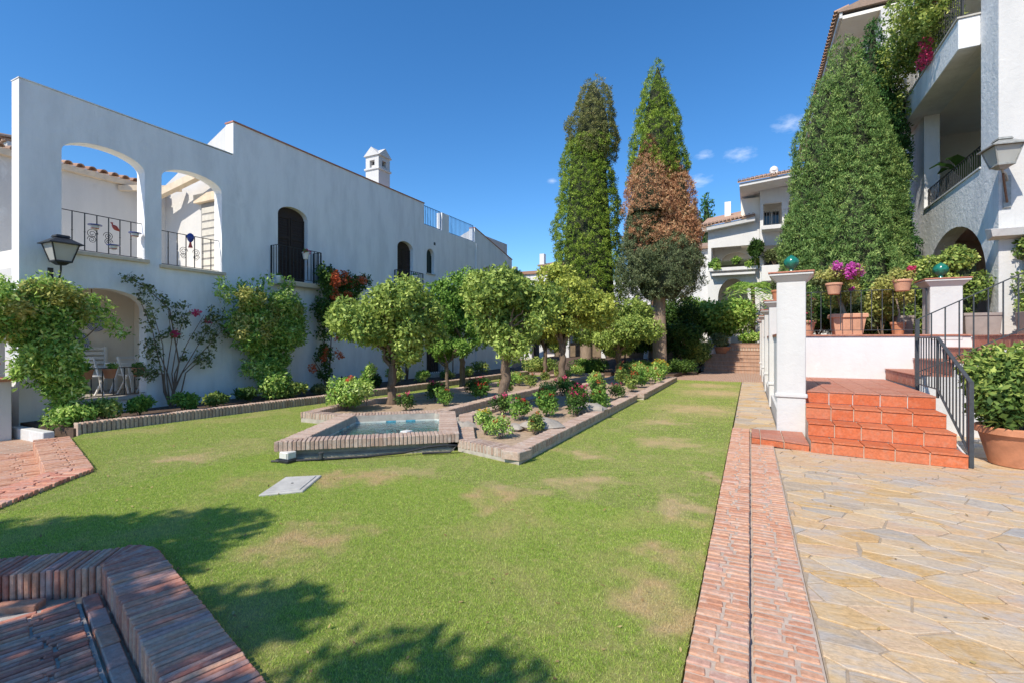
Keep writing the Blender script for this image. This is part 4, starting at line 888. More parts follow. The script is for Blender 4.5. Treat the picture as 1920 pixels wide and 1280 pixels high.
railing('porch_railing', 'black iron railing with three red pots in the lower porch arch', [(XF-.06,4.48,.405),(XF-.06,6.04,.405)], .62, .05, .2, 'iron', .016, railw=.028, endposts=False)
railing('roof_railing', 'blue-grey iron railing of the roof terrace beside the chimney house', [(XF-.1,16.24,6.37),(XF-.1,17.50,6.37)], .80, .04, .11, 'awning_blue', .018, railw=.03)
railing('roof_railing', 'blue-grey iron railing of the roof terrace at its far end', [(XF-.1,18.08,6.37),(XF-.1,20.28,6.37)], .80, .04, .11, 'awning_blue', .018, railw=.03)
# scrollwork and ceramic ornaments on the upper railings
def scroll(y, z, r, dirn):
    pts = []
    for i in range(26):
        a = i*.5; rr = r*(1-i/30); pts.append((XF-.10, y+dirn*rr*math.cos(a), z+rr*math.sin(a)))
    return MB().tube(pts, .006, 5)
sc_ = thing('scroll_ornament', 'thin iron scrolls on the nearest upper arch railing', 'ornament', (XF-.1,5.2,3.8))
for (y, z, r, d_) in ((5.10,3.78,.10,1),(5.10,3.66,.08,-1),(5.38,3.78,.09,-1),(5.38,3.66,.08,1)): obj('scroll', scroll(y,z,r,d_), 'iron', sc_, smooth=60)
sc_ = thing('scroll_ornament', 'thin iron scrolls on the second upper arch railing', 'ornament', (XF-.1,7.0,3.7))
for (y, z, r, d_) in ((6.88,3.72,.10,1),(6.88,3.6,.07,-1),(7.18,3.72,.09,-1),(7.18,3.6,.08,1)): obj('scroll', scroll(y,z,r,d_), 'iron', sc_, smooth=60)
def hat_pot(y, z, lb):
    t_ = thing('ceramic_wall_pot', lb, 'ornament', (XF-.08,y,z)); obj('bowl', MB().lathe([(.03,0),(.06,.02),(.075,.07),(.07,.09)], (XF-.08,y,z), 14), 'white_glaze', t_, smooth=50); obj('band', MB().lathe([(.064,.022),(.070,.035),(.066,.036)], (XF-.08,y,z), 14), 'red_glaze', t_); obj('rim', MB().lathe([(.05,.09),(.12,.095),(.12,.11),(.05,.115)], (XF-.08,y,z), 14), 'blue_glaze', t_, smooth=50)
hat_pot(5.14,3.86,'blue-rimmed ceramic ornament at the left of the nearest arch railing'); hat_pot(5.46,3.50,'blue-rimmed ceramic ornament lowest on the nearest arch railing'); hat_pot(5.86,3.84,'blue-rimmed ceramic ornament at the right of the nearest arch railing')
fs_ = thing('ceramic_fish', 'small red ceramic fish hanging on the nearest arch railing', 'ornament', (XF-.1,5.5,3.9)); b_ = MB().lathe([(.004,-.09),(.03,-.05),(.045,0),(.03,.05),(.01,.09)], (0,0,0), 10); b_.v = [(XF-.085+v[0]*.5, 5.5+v[2]*.8+v[1]*.6, 3.98+v[1]-v[2]*.6) for v in b_.v]; obj('body', b_, 'red_glaze', fs_, smooth=60); obj('tail', MB().add([(XF-.085,5.44,4.03),(XF-.08,5.40,4.08),(XF-.09,5.46,4.09),(XF-.08,5.45,4.035)], [(0,1,2),(0,2,3)]), 'red_glaze', fs_)
t_ = thing('ceramic_wall_pot', 'dark blue ceramic ornament on the second upper arch railing', 'ornament', (XF-.08,7.03,3.95)); obj('bowl', MB().lathe([(.02,0),(.06,.05),(.085,.13),(.06,.19),(.02,.22)], (XF-.08,7.03,3.95), 14), 'blue_glaze', t_, smooth=50); obj('band', MB().lathe([(.05,-.13),(.03,-.06),(.02,0)], (XF-.08,7.03,3.95), 10), 'red_glaze', t_, smooth=50)
# chimney with little gabled cap
ch = thing('chimney', 'white square chimney with gabled vented cap on the town house roof', 'chimney', (-13.0,14.6,6.5))
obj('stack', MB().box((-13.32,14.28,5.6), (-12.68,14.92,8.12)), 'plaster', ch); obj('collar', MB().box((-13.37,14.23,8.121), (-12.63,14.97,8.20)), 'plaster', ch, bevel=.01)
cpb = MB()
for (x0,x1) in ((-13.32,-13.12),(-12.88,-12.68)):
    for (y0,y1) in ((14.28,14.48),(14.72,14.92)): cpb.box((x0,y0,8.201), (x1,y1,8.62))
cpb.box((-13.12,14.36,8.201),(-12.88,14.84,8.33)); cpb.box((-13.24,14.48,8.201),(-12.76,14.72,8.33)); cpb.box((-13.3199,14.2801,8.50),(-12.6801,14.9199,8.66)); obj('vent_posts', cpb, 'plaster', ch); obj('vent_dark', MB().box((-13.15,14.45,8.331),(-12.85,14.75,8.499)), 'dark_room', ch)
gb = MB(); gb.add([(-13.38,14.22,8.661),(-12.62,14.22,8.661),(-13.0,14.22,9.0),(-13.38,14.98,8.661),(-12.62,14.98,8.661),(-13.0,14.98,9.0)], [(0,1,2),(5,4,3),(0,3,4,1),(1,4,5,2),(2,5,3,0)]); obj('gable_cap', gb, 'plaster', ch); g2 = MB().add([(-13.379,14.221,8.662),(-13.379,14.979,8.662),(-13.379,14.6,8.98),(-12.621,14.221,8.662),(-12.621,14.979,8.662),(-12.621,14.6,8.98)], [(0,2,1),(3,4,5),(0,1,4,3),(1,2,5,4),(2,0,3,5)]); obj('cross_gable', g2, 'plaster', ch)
# lantern on the house corner
ln = lantern('wall_lantern', 'black wall lantern with white glass on the near corner of the town house', (XF+.42,4.40,3.02), .92, 0, None, ('iron','glass_milk','iron'))
obj('bracket_plate', MB().box((XF+.001,4.36,2.62), (XF+.02,4.44,2.98)), 'iron', ln); obj('bracket_arm', MB().tube([(XF+.02,4.40,2.68),(XF+.15,4.40,2.62),(XF+.34,4.40,2.72),(XF+.42,4.40,2.90),(XF+.42,4.40,3.02)], .016, 8), 'iron', ln, smooth=60)
# dark plaque behind the climber
pq = thing('wall_plaque', 'dark green ornate plaque half hidden by the climber near the lantern', 'plaque', (XF+.02,4.25,2.4)); ol = [(4.05,2.30),(4.62,2.30),(4.66,2.42),(4.60,2.56),(4.48,2.54),(4.42,2.62),(4.30,2.64),(4.22,2.56),(4.10,2.58),(4.02,2.44)]
obj('panel', MB().wall(ol, [], (XF+.025,0,0), (0,1,0), (0,0,1), .022), 'green_wood', pq); obj('rim', MB().tube([(XF+.03,y,z) for y, z in ol]+[(XF+.03,*ol[0])], .012, 6), 'green_wood', pq, smooth=50)
# things in the porch
hl = thing('hanging_lantern', 'small brass lantern hanging inside the lower porch arch', 'lamp', (-12.6,5.3,2.2)); lc = (-12.6,5.30)
obj('chain', MB().tube([(*lc,2.9),(*lc,2.50)], .008, 6), 'bronze', hl); obj('cap', MB().lathe([(.13,0),(.10,.05),(.03,.13),(.01,.16)], (*lc,2.36), 6), 'bronze', hl); fr = MB()
for k in range(6):
    a = k*math.pi/3; fr.bar((lc[0]+.115*math.cos(a),lc[1]+.115*math.sin(a),2.14),(lc[0]+.12*math.cos(a),lc[1]+.12*math.sin(a),2.36),.014)
fr.lathe([(.12,0),(.12,.02)], (*lc,2.13), 6); obj('frame', fr, 'bronze', hl); obj('glass', MB().lathe([(.09,0),(.10,.19)], (*lc,2.16), 6), 'glass_milk', hl)
def plate(y, z, r, lb):
    pm = MB().lathe([(r*.5,0),(r,.02),(r,.028),(r*.55,.012),(.01,.01)], (0,0,0), 26); pm.v = [(-14.895+v[2], y+v[0], z+v[1]) for v in pm.v]; tag(obj('wall_plate', pm, 'plate', smooth=40, loc=(-14.895,y,z)), lb, 'plate')
plate(6.35,2.02,.20,'upper small blue painted plate on the porch wall'); plate(5.92,1.53,.29,'lower large blue painted plate on the porch wall')
bn = thing('porch_bench', 'white slatted bench against the porch back wall', 'bench', (-14.5,5.9,.341))
for i in range(5): obj('back_slat', MB().box((-14.78,5.35,.90+i*.115), (-14.75,6.55,.975+i*.115)), 'white_paint', bn)
for i in range(4): obj('seat_slat', MB().box((-14.70+i*.12,5.35,.76), (-14.61+i*.12,6.55,.785)), 'white_paint', bn)
for x in (-14.74,-14.26):
    for y in (5.4,6.46): obj('leg', MB().box((x,y,.341), (x+.05,y+.05,1.45 if x < -14.5 else .76)), 'white_paint', bn)
def fold_chair(x, y, lb):
    c_ = thing('folding_chair', lb, 'chair', (x,y,.341))
    for dy in (-.2,.2):
        obj('leg', MB().bar((x-.22,y+dy,.345),(x+.2,y+dy,.80),.03), 'white_paint', c_); obj('leg', MB().bar((x+.22,y+dy*.9,.345),(x-.24,y+dy*.9,1.22),.03), 'white_paint', c_)
    for i in range(4): obj('seat_slat', MB().box((x-.16+i*.1,y-.22,.79), (x-.08+i*.1,y+.22,.81)), 'white_paint', c_)
    for i in range(3): obj('back_slat', MB().box((x-.235-.02*i,y-.2,.98+i*.09), (x-.215-.02*i,y+.2,1.04+i*.09)), 'white_paint', c_)
fold_chair(-13.3,5.55,'white folding chair near the left of the porch arch'); fold_chair(-13.2,6.35,'white folding chair behind the right pot in the porch')
tb = thing('porch_table', 'white round slatted table between the folding chairs in the porch', 'table', (-13.9,6.6,.341)); obj('top', MB().lathe([(.4,.70),(.4,.73)], (-13.8,6.5,.341), 20), 'white_paint', tb); 
for k in range(3): obj('leg', MB().bar((-13.8+.3*math.cos(k*2.1),6.5+.3*math.sin(k*2.1),.345),(-13.8+.1*math.cos(k*2.1),6.5+.1*math.sin(k*2.1),1.04),.03), 'white_paint', tb)

# neighbour on the far left, gate pier
nb_ = thing('neighbour_house', 'white neighbouring house glimpsed at the left edge', 'building', (-20,9,0))
obj('wall', MB().wall(rect(-28,-16.4,-.3,6.35), [rect(-17.95,-17.0,4.4,6.0)], (0,5.5,0), (1,0,0), (0,0,1), .3), 'plaster', nb_); obj('eave', MB().box((-28,5.2,6.351), (-16.4,5.9,6.50)), 'plaster', nb_); rf = obj('roof', MB().hexa([(-28,5.15,6.501),(-16.4,5.15,6.501),(-16.4,5.85,6.501),(-28,5.85,6.501)], [(-28,5.15,6.56),(-16.4,5.15,6.56),(-16.4,5.85,6.64),(-28,5.85,6.64)]), 'roof_tile', nb_)
for i in range(10): piece('roof_tile', TILE, rf, (-18.6+i*.24, 5.05, 6.57), (0, rad(-8), rad(90)))
wn = obj('window', MB().box((-17.95,5.62,4.4), (-17.0,5.66,6.0)), 'glass_dark', nb_); obj('awning', MB().add([(-18.0,5.49,6.05),(-16.95,5.49,6.05),(-16.95,5.0,5.35),(-18.0,5.0,5.35),(-18.0,5.0,5.1),(-16.95,5.0,5.1)], [(0,3,2,1),(3,4,5,2)]), 'awning_cream', wn)
obj('vent_holes', MB().box((-17.8,5.488,6.12), (-17.1,5.499,6.2)), 'shutter_grey', nb_)
gp = thing('gate_wall', 'low white gate wall with terracotta cap at the left edge', 'wall', (-13,3.7,-.1)); obj('body', MB().box((-14.6,3.40,-.2), (-11.55,3.72,.90)), 'plaster', gp, bevel=.01); obj('cap', MB().box((-14.65,3.35,.901), (-11.48,3.78,.95)), 'tile_dull', gp, bevel=.006); obj('step', MB().box((-11.9,3.80,-.2), (-10.62,3.955,.06)), 'plaster', gp, bevel=.01)

# ------------------------------------------------------------------ far end of the garden
struct('brick_landing', MB().prism([(-11,20.76),(.5,20.76),(.5,26.45),(-2.2,26.45),(-2.2,24.2),(-11,24.2)], -.3, .012), 'brick_paving')
struct('planting_bank', MB().add([(-12,24.21,.0),(-2.25,24.21,.0),(-2.25,29,.5),(-12,29,.5),(-12,60,1.2),(-2.25,60,1.2),(-12,24.21,-.4),(-2.25,24.21,-.4)], [(0,1,2,3),(3,2,5,4),(0,6,7,1)]), 'dark_soil')
struct('cypress_bed', MB().prism([(-8.6,21.6),(-2.9,21.6),(-2.7,24.2),(-8.6,24.2)], -.2, .16), 'dark_soil')
fs2 = thing('brick_steps', 'wide flight of brick steps rising at the far end of the lawn', 'steps', (-.8,26.5,0))
for i in range(8):
    xl = -2.1 if i < 4 else -2.1+(i-3)*.28
    obj('step', MB().box((xl,26.4+i*.36,-.2), (.5,26.4+(i+1)*.36+.02,.18*(i+1)-.035)), 'brick_paving', fs2); obj('nosing', MB().box((xl,26.37+i*.36,.18*(i+1)-.034), (.5,26.4+(i+1)*.36-.005,.18*(i+1))), 'brick_paving', fs2, bevel=.008)
obj('side_wall', MB().add([(-2.35,27.6,0),(-2.1,27.6,0),(-.95,29.3,0),(-1.2,29.3,0),(-2.35,27.6,.85),(-2.1,27.6,.85),(-.95,29.3,1.75),(-1.2,29.3,1.75)], [(0,3,2,1),(4,5,6,7),(0,1,5,4),(1,2,6,5),(2,3,7,6),(3,0,4,7)]), 'plaster', fs2)
struct('upper_garden', MB().prism([(-2.2,29.28),(.5,29.28),(.5,60),(-12,60),(-12,31),(-2.4,30.5)], -.3, 1.44), 'hill_ground')
# hillside house
hh = thing('hillside_house', 'white tiled-roof house with balconies and arches above the brick steps', 'building', (0,36,1.4))
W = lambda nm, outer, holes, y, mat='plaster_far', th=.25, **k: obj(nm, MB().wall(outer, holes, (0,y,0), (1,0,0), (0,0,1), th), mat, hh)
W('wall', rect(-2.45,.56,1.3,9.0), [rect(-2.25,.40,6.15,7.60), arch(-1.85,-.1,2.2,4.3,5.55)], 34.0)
obj('side_wall', MB().box((-2.45,34.26,1.3), (-2.2,42,9.0)), 'plaster_far', hh); obj('left_wing', MB().box((-3.6,35.2,1.3), (-2.46,42,6.3)), 'plaster_far', hh)
W('inner_wall', rect(-2.19,.56,1.3,8.9), [], 36.2, 'plaster_cream'); obj('balcony_floor', MB().box((-2.19,34.26,5.9), (.56,36.19,6.1)), 'plaster_cream', hh)
obj('inner_arch', MB().wall(rect(-2.18,.5,6.11,7.9), [arch(-1.7,.0,6.12,6.9,7.45)], (0,35.4,0), (1,0,0), (0,0,1), .15), 'plaster_far', hh)
obj('balcony_front', MB().box((-2.35,33.55,6.02), (.45,33.995,6.22)), 'plaster_far', hh); obj('lower_canopy', MB().box((-2.2,33.5,5.72), (.3,33.99,5.85)), 'plaster_far', hh)
r1 = obj('roof', MB().hexa([(-2.9,33.4,8.85),(.3,33.4,9.25),(.3,40,11.2),(-2.9,40,10.8)], [(-2.9,33.4,8.97),(.3,33.4,9.37),(.3,40,11.35),(-2.9,40,10.95)]), 'roof_tile', hh)
for i in range(14): piece('roof_tile', TILE, r1, (-2.8+i*.23, 33.3, 8.97+i*.029), (0, rad(-17), rad(90)))
obj('eave', MB().hexa([(-2.8,33.5,8.62),(.3,33.5,9.0),(.3,34.0,9.0),(-2.8,34.0,8.62)], [(-2.8,33.45,8.84),(.3,33.45,9.24),(.3,34.0,9.24),(-2.8,34.0,8.84)]), 'plaster_far', hh)
# right wing, taller
W('tower_wall', rect(.57,5.5,1.3,10.9), [rect(.75,1.75,8.5,10.0), rect(2.1,3.3,8.5,10.0), rect(.75,2.6,5.4,7.4)], 33.6)
W('tower_inner', rect(.57,5.5,1.3,10.9), [], 35.4, 'plaster_cream'); obj('tower_side', MB().box((-.5,34.2,7.7), (.569,42,10.6)), 'plaster_cream', hh)
obj('tower_balcony', MB().box((.65,32.7,8.22), (5.5,33.59,8.47)), 'plaster_far', hh, bevel=.02); obj('tower_balcony', MB().box((.65,32.9,5.15), (5.5,33.59,6.1)), 'plaster_far', hh, bevel=.02)
obj('soffit', MB().hexa([(-.55,31.9,10.75),(5.5,31.9,11.2),(5.5,36,11.2),(-.55,36,10.75)], [(-.55,31.9,10.95),(5.5,31.9,11.4),(5.5,36,11.4),(-.55,36,10.95)]), 'plaster_far', hh)
r2 = obj('roof', MB().hexa([(-.65,31.8,10.951),(5.5,31.8,11.401),(5.5,38,13.2),(.8,38,13.0)], [(-.65,31.8,11.08),(5.5,31.8,11.53),(5.5,38,13.35),(.8,38,13.15)]), 'roof_tile', hh)
for i in range(26): piece('roof_tile', TILE, r2, (-.55+i*.23, 31.72, 11.08+i*.0165), (0, rad(-17), rad(90)))
for (x0,x1,z0,z1) in ((.75,1.75,8.5,10.0),(2.1,3.3,8.5,10.0),(.75,2.6,5.4,7.4)):
    w_ = obj('window', MB().box((x0+.1,35.34,z0+.02), (x1-.05,35.39,z1-.15)), 'glass_dark', hh); obj('frame', MB().box(((x0+x1)/2-.03,35.31,z0+.02), ((x0+x1)/2+.03,35.339,z1-.15)), 'white_paint', w_)
obj('chimney', MB().box((1.2,35.5,11.6), (1.62,35.9,12.55)), 'plaster_far', r2); obj('chimney_cap', MB().lathe([(.26,0),(.26,.1),(.2,.25),(.06,.34)], (1.41,35.7,12.551), 12), 'plaster_far', r2, smooth=40); obj('chimney', MB().box((-1.6,37.5,9.6), (-1.2,37.9,11.4)), 'plaster_cream', r1)
for x in (1.33,1.49): obj('chimney_vent', MB().box((x-.04,35.485,12.2), (x+.04,35.499,12.4)), 'dark_room', r2)
railing('hillside_railing', 'thin iron railing on the top balcony of the hillside house', [(.75,32.78,8.47),(5.4,32.78,8.47)], .85, .06, .16, 'iron_grey', .02, railw=.04)
# far white houses behind the trees
fa = thing('far_house', 'distant white houses with brown roof terrace beyond the town house', 'building', (-19,47,0))
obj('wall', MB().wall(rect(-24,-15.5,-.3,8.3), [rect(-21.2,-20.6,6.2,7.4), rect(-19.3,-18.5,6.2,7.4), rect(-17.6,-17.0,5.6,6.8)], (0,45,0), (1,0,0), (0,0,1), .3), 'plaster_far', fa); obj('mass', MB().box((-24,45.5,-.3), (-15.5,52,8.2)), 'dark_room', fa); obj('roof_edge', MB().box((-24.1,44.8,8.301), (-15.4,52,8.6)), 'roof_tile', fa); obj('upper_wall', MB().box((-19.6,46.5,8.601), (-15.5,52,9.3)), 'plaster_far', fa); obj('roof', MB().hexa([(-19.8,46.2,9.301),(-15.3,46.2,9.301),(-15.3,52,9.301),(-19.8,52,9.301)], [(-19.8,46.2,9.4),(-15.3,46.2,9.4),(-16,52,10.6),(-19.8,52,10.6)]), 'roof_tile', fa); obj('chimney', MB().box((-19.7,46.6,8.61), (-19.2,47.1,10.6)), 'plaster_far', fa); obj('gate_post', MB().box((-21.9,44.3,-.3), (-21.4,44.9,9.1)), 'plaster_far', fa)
for x in (-20.9,-18.9,-17.3): obj('window', MB().box((x-.3,45.31,6.2 if x < -18 else 5.6), (x+.3,45.35,7.4)), 'glass_dark', fa)
fbh = thing('middle_house', 'white house with brown shutters partly hidden behind the cypress trunks', 'building', (-6,42,0))
obj('wall', MB().wall(rect(-9.0,-1.5,-.3,8.6), [rect(-7.2,-6.0,4.0,5.1), rect(-4.6,-3.7,3.2,5.0), rect(-8.2,-7.4,1.4,3.2), rect(-5.8,-4.9,6.3,7.6)], (0,40,0), (1,0,0), (0,0,1), .3), 'plaster_far', fbh); obj('side_wall', MB().box((-10.4,40.3,-.3), (-9.01,46,6.6)), 'plaster_old_shade_lift', fbh); obj('mass', MB().box((-9.0,40.7,-.3), (-1.5,46,8.5)), 'dark_room', fbh); obj('roof', MB().hexa([(-9.2,39.6,8.601),(-1.3,39.6,8.601),(-1.3,46,8.601),(-9.2,46,8.601)], [(-9.2,39.6,8.75),(-1.3,39.6,8.75),(-1.3,46,10.2),(-9.2,46,10.2)]), 'roof_tile', fbh); obj('door_canopy', MB().tube([(-8.9,39.7,4.1),(-8.3,39.5,4.35),(-7.5,39.5,4.35),(-7.0,39.7,4.1)], .16, 8), 'roof_tile', fbh)
for (x0,x1,z0,z1) in ((-7.2,-6.0,4.0,5.1),(-4.6,-3.7,3.2,5.0),(-5.8,-4.9,6.3,7.6)): w_ = obj('window', MB().box((x0,40.31,z0), (x1,40.35,z1)), 'glass_dark', fbh); obj('sill', MB().box((x0-.1,39.9,z0-.1), (x1+.1,39.999,z0-.01)), 'roof_tile', w_); obj('shutter', MB().box((x0,40.25,z0+.01), (x0+.25,40.30,z1-.01)), 'rust', w_)
ph = thing('porch_house', 'low white porch with columns and terrace beyond the orange trees', 'building', (-10,30,0))
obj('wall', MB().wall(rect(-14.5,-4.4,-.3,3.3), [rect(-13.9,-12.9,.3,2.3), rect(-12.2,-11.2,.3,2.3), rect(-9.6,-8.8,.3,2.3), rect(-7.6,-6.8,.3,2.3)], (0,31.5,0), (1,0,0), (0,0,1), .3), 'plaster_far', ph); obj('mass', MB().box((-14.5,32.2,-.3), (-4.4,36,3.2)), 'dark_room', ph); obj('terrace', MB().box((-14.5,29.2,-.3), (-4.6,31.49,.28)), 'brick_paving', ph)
for x in (-13.5,-11.7,-9.2,-7.2): obj('door', MB().box((x-.5,31.85,.29), (x+.5,31.9,2.3)), 'glass_dark' if x < -10 else 'rust', ph)
for x in (-14.2,-12.4,-10.6,-8.2,-5.6): obj('column', MB().box((x-.14,29.6,.281), (x+.14,29.88,3.0)), 'plaster_far', ph, bevel=.02)
obj('porch_roof', MB().hexa([(-14.6,29.3,3.001),(-4.3,29.3,3.001),(-4.3,31.5,3.301),(-14.6,31.5,3.301)], [(-14.6,29.3,3.12),(-4.3,29.3,3.12),(-4.3,31.5,3.8),(-14.6,31.5,3.8)]), 'roof_tile', ph)

# ------------------------------------------------------------------ trees
def limb_set(mb, base, tip, r0, r1, seed, wig=.06, n=6):
    g_ = random.Random(seed); b_ = Vector(base); t_ = Vector(tip); pts = []; rr = []
    for i in range(n+1):
        u = i/n; p = b_.lerp(t_, u); w_ = wig*math.sin(math.pi*u); pts.append(p+Vector((g_.uniform(-w_,w_), g_.uniform(-w_,w_), g_.uniform(-w_,w_)*.4))); rr.append(r0+(r1-r0)*u)
    mb.tube(pts, rr, 8); return mb
def orange_tree(name, label, x, y, fork, cz, r, seed, mat, n=20000, tr=.10, lean=(0,0), L=.085, W=.042, k=26, z0=.09, fruit=6, cat='tree', group='orange trees in the beds'):
    t_ = thing(name, label, cat, (x,y,z0), group); tk = MB(); f = (x+lean[0], y+lean[1], fork)
    gq = random.Random(seed+50); K_ = 12; tp = []; tw = []
    for i in range(K_+1):
        u = i/K_; w_ = tr*.35*math.sin(math.pi*u); tp.append((x+lean[0]*u+gq.uniform(-w_,w_), y+lean[1]*u+gq.uniform(-w_,w_), z0-.08+(fork-z0+.08)*u)); tw.append(tr*(1+.6*(1-u)**6)*gq.uniform(.88,1.13))
    tk.tube(tp, tw, 12); tk.v = [(v[0]+gq.uniform(-.1,.1)*tr, v[1]+gq.uniform(-.1,.1)*tr, v[2]) for v in tk.v]; f = tp[-1]; obj('trunk', tk, 'bark', t_, smooth=60)
    g_ = random.Random(seed); br = MB()
    for i in range(5):
        a = i*2*math.pi/5+g_.uniform(-.4,.4); tip = (f[0]+r[0]*.6*math.cos(a), f[1]+r[1]*.6*math.sin(a), cz+g_.uniform(-.1,.5)*r[2]); limb_set(br, (f[0],f[1],f[2]-.05), tip, tr*.62, tr*.18, seed+i, .1)
        for j in range(3):
            u = g_.uniform(.45,.9); q = lerp(f, tip, u); a2 = a+g_.uniform(-1.1,1.1); limb_set(br, q, (q[0]+r[0]*.38*math.cos(a2), q[1]+r[1]*.38*math.sin(a2), q[2]+g_.uniform(.1,.5)*r[2]), tr*.25, .008, seed*7+i*3+j, .05)
    obj('branches', br, 'bark', t_, smooth=60)
    bl = crown_blobs((x+lean[0], y+lean[1], cz), r, k, seed, .42)
    C_, N, tone = blob_points(bl, n//13, seed, .25, .55); C_ = C_+np.random.default_rng(seed).normal(0,.03,C_.shape); gq2 = np.random.default_rng(seed+4)
    P, D_, t2 = tufts(C_, N, gq2.uniform(.6,1.6,len(C_))*L*1.15, 16, seed+2); N = nrm(D_*.8+np.repeat(N,16,0)*.6+np.array([0,0,.25])); tone = np.repeat(tone,16)*.5+t2*.8
    me = leaves('crown', P-np.array([x,y,z0]), N, L, W, mat, seed, .9, tone, .15); obj('crown', me, mat, t_)
    for i in range(fruit):
        b_ = bl[g_.randrange(len(bl))]; d_ = sph(np.random.default_rng(seed+i), 1)[0]; c_ = (b_[0]+d_[0]*b_[3]*.95, b_[1]+d_[1]*b_[4]*.95, b_[2]+d_[2]*b_[5]*.95)
        obj('orange', MB().lathe([(.004,-.034),(.024,-.024),(.034,0),(.024,.024),(.004,.034)], c_, 10), 'petal_yellow' if i % 3 else 'leaf_variegated', t_, smooth=60)
    return t_
orange_tree('orange_tree', 'rounded orange tree standing left behind the pool', -7.6, 8.99, 1.02, 2.08, (1.36,1.3,.92), 1, 'leaf_orange', 26000, .088, (.03,.02), L=.10, W=.05, k=32)
orange_tree('orange_tree', 'orange tree with pale forked trunk right of the pool', -4.85, 9.42, 1.15, 2.18, (1.0,1.0,.82), 2, 'leaf_orange', 20000, .10, (.05,.05), L=.10, W=.05, k=30)
orange_tree('orange_tree', 'tallest yellowing orange tree in the middle of the row', -5.6, 15.2, 1.5, 2.7, (1.5,1.45,1.15), 3, 'leaf_orange_yellow', 32000, .11, L=.11, W=.058, fruit=12, k=34)
orange_tree('orange_tree', 'farthest orange tree near the brick landing', -5.19, 21.2, 1.1, 2.15, (1.75,1.6,1.2), 4, 'leaf_orange', 26000, .13, L=.11, W=.06, fruit=4)
orange_tree('orange_tree', 'dark orange tree between the house wall and the row', -8.6, 13.74, 1.5, 2.65, (1.3,1.3,1.25), 5, 'leaf_green', 22000, .08, L=.09, W=.05, fruit=3)
orange_tree('orange_tree', 'slim orange tree behind the yellowing one', -7.6, 18.6, 1.2, 2.15, (1.1,1.1,.9), 6, 'leaf_orange', 20000, .08, L=.10, W=.055, fruit=4)

def cone_tufts(c, zlo, zhi, prof, seed, spacing, sector=None, rough=.10):
    g_ = np.random.default_rng(seed); C = []; N = []
    lob = [(g_.uniform(0,2*np.pi), g_.uniform(zlo,zhi), g_.uniform(.5,1.3), g_.uniform(-.7,1)) for _ in range(110)]
    z = zlo
    H_ = zhi-zlo
    while z < zhi:
        t_ = (z-zlo)/H_; r = prof(t_); n = max(4, int(2*np.pi*max(r,.08)/spacing)); a = g_.uniform(0,2*np.pi)+np.arange(n)*2*np.pi/n+g_.normal(0,.12,n)
        zz = z+g_.normal(0, spacing*.4, n); rr = np.full(n, r)
        for (la, lz, lw, la_) in lob:
            da = np.angle(np.exp(1j*(a-la)))*max(r,.3); rr = rr+rough*max(r,.35)*la_*np.exp(-(da**2+(zz-lz)**2)/(lw*.45)**2)
        keep = g_.uniform(0,1,n) > np.clip((prof(t_)-rr)/(.16*max(r,.3)),0,.8); rr = rr*g_.uniform(.88,1.08,n)
        sl = (prof(min(1,t_+.03))-prof(max(0,t_-.03)))/(.06*H_)
        C.append(np.stack([c[0]+rr*np.cos(a), c[1]+rr*np.sin(a), zz],1)[keep]); N.append(np.stack([np.cos(a),np.sin(a),np.full(n,-sl+.25)],1)[keep]); z += spacing*.85
    return np.concatenate(C), nrm(np.concatenate(N))
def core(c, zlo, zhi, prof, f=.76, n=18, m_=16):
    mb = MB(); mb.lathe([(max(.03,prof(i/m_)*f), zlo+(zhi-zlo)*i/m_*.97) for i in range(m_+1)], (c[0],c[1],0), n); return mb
def cyp_part(t_, name, c, zlo, zhi, prof, mat, seed, sp, per, L, W, rough=.10, corename=True):
    C, N = cone_tufts(c, zlo, zhi, prof, seed, sp, rough=rough); g_ = np.random.default_rng(seed+9)
    P, D_, tone = tufts(C, N, g_.uniform(.7,1.25,len(C))*sp*.85, per, seed+1); D_ = nrm(D_+np.array([0,0,.25]))
    og = np.array(ORG[t_.name]); o_ = obj(name, leaves(name, P-og, D_, L, W, mat, seed, .85, tone, lift=1.2), mat, t_)
    if corename: obj('dark_core', core(c, zlo, zhi, prof), 'core', t_, smooth=60)  # added solid dark filler so the crown is not see-through
    return o_
cy = thing('cypress_tree', 'tall green cypress with olive tip left of the forked pair', 'tree', (-7.27,23.2,.15)); c1 = (-7.2,23.2)
obj('trunk', MB().tube([(-7.27,23.2,.05),(-7.27,23.2,3),(-7.2,23.2,8)], [.30,.26,.15], 12), 'bark_pale', cy, smooth=60)
cyp_part(cy, 'crown', c1, 2.6, 11.9, lambda t_: 1.72*min(1,(t_/.10+.25))**.6*(1-.42*t_**1.3) if t_ < .93 else 1.0*(1-t_)/.07*1.0+.05, 'cyp_light', 11, .18, 40, .10, .026, .24)
cyp_part(cy, 'olive_crown', (-6.95,23.2), 10.4, 14.4, lambda t_: 1.12*(1-t_**2.2)**.75*min(1,.7+t_)+.02, 'cyp_olive', 12, .17, 40, .10, .025, .2)
cy = thing('cypress_tree', 'tall cypress with a brown dead section and bare pale trunk', 'tree', (-3.67,22.7,.15))
obj('trunk', MB().tube([(-3.67,22.7,.05),(-3.67,22.7,.4),(-3.70,22.7,3),(-3.68,22.75,5.2),(-3.62,22.8,9)], [.42,.32,.28,.24,.12], 14), 'bark_pale', cy, smooth=60)
bm_ = MB(); limb_set(bm_, (-3.7,22.7,2.9), (-3.15,22.5,5.6), .14, .06, 3); limb_set(bm_, (-3.7,22.7,3.3), (-4.5,22.5,5.4), .11, .05, 4); obj('branches', bm_, 'bark_pale', cy, smooth=60)
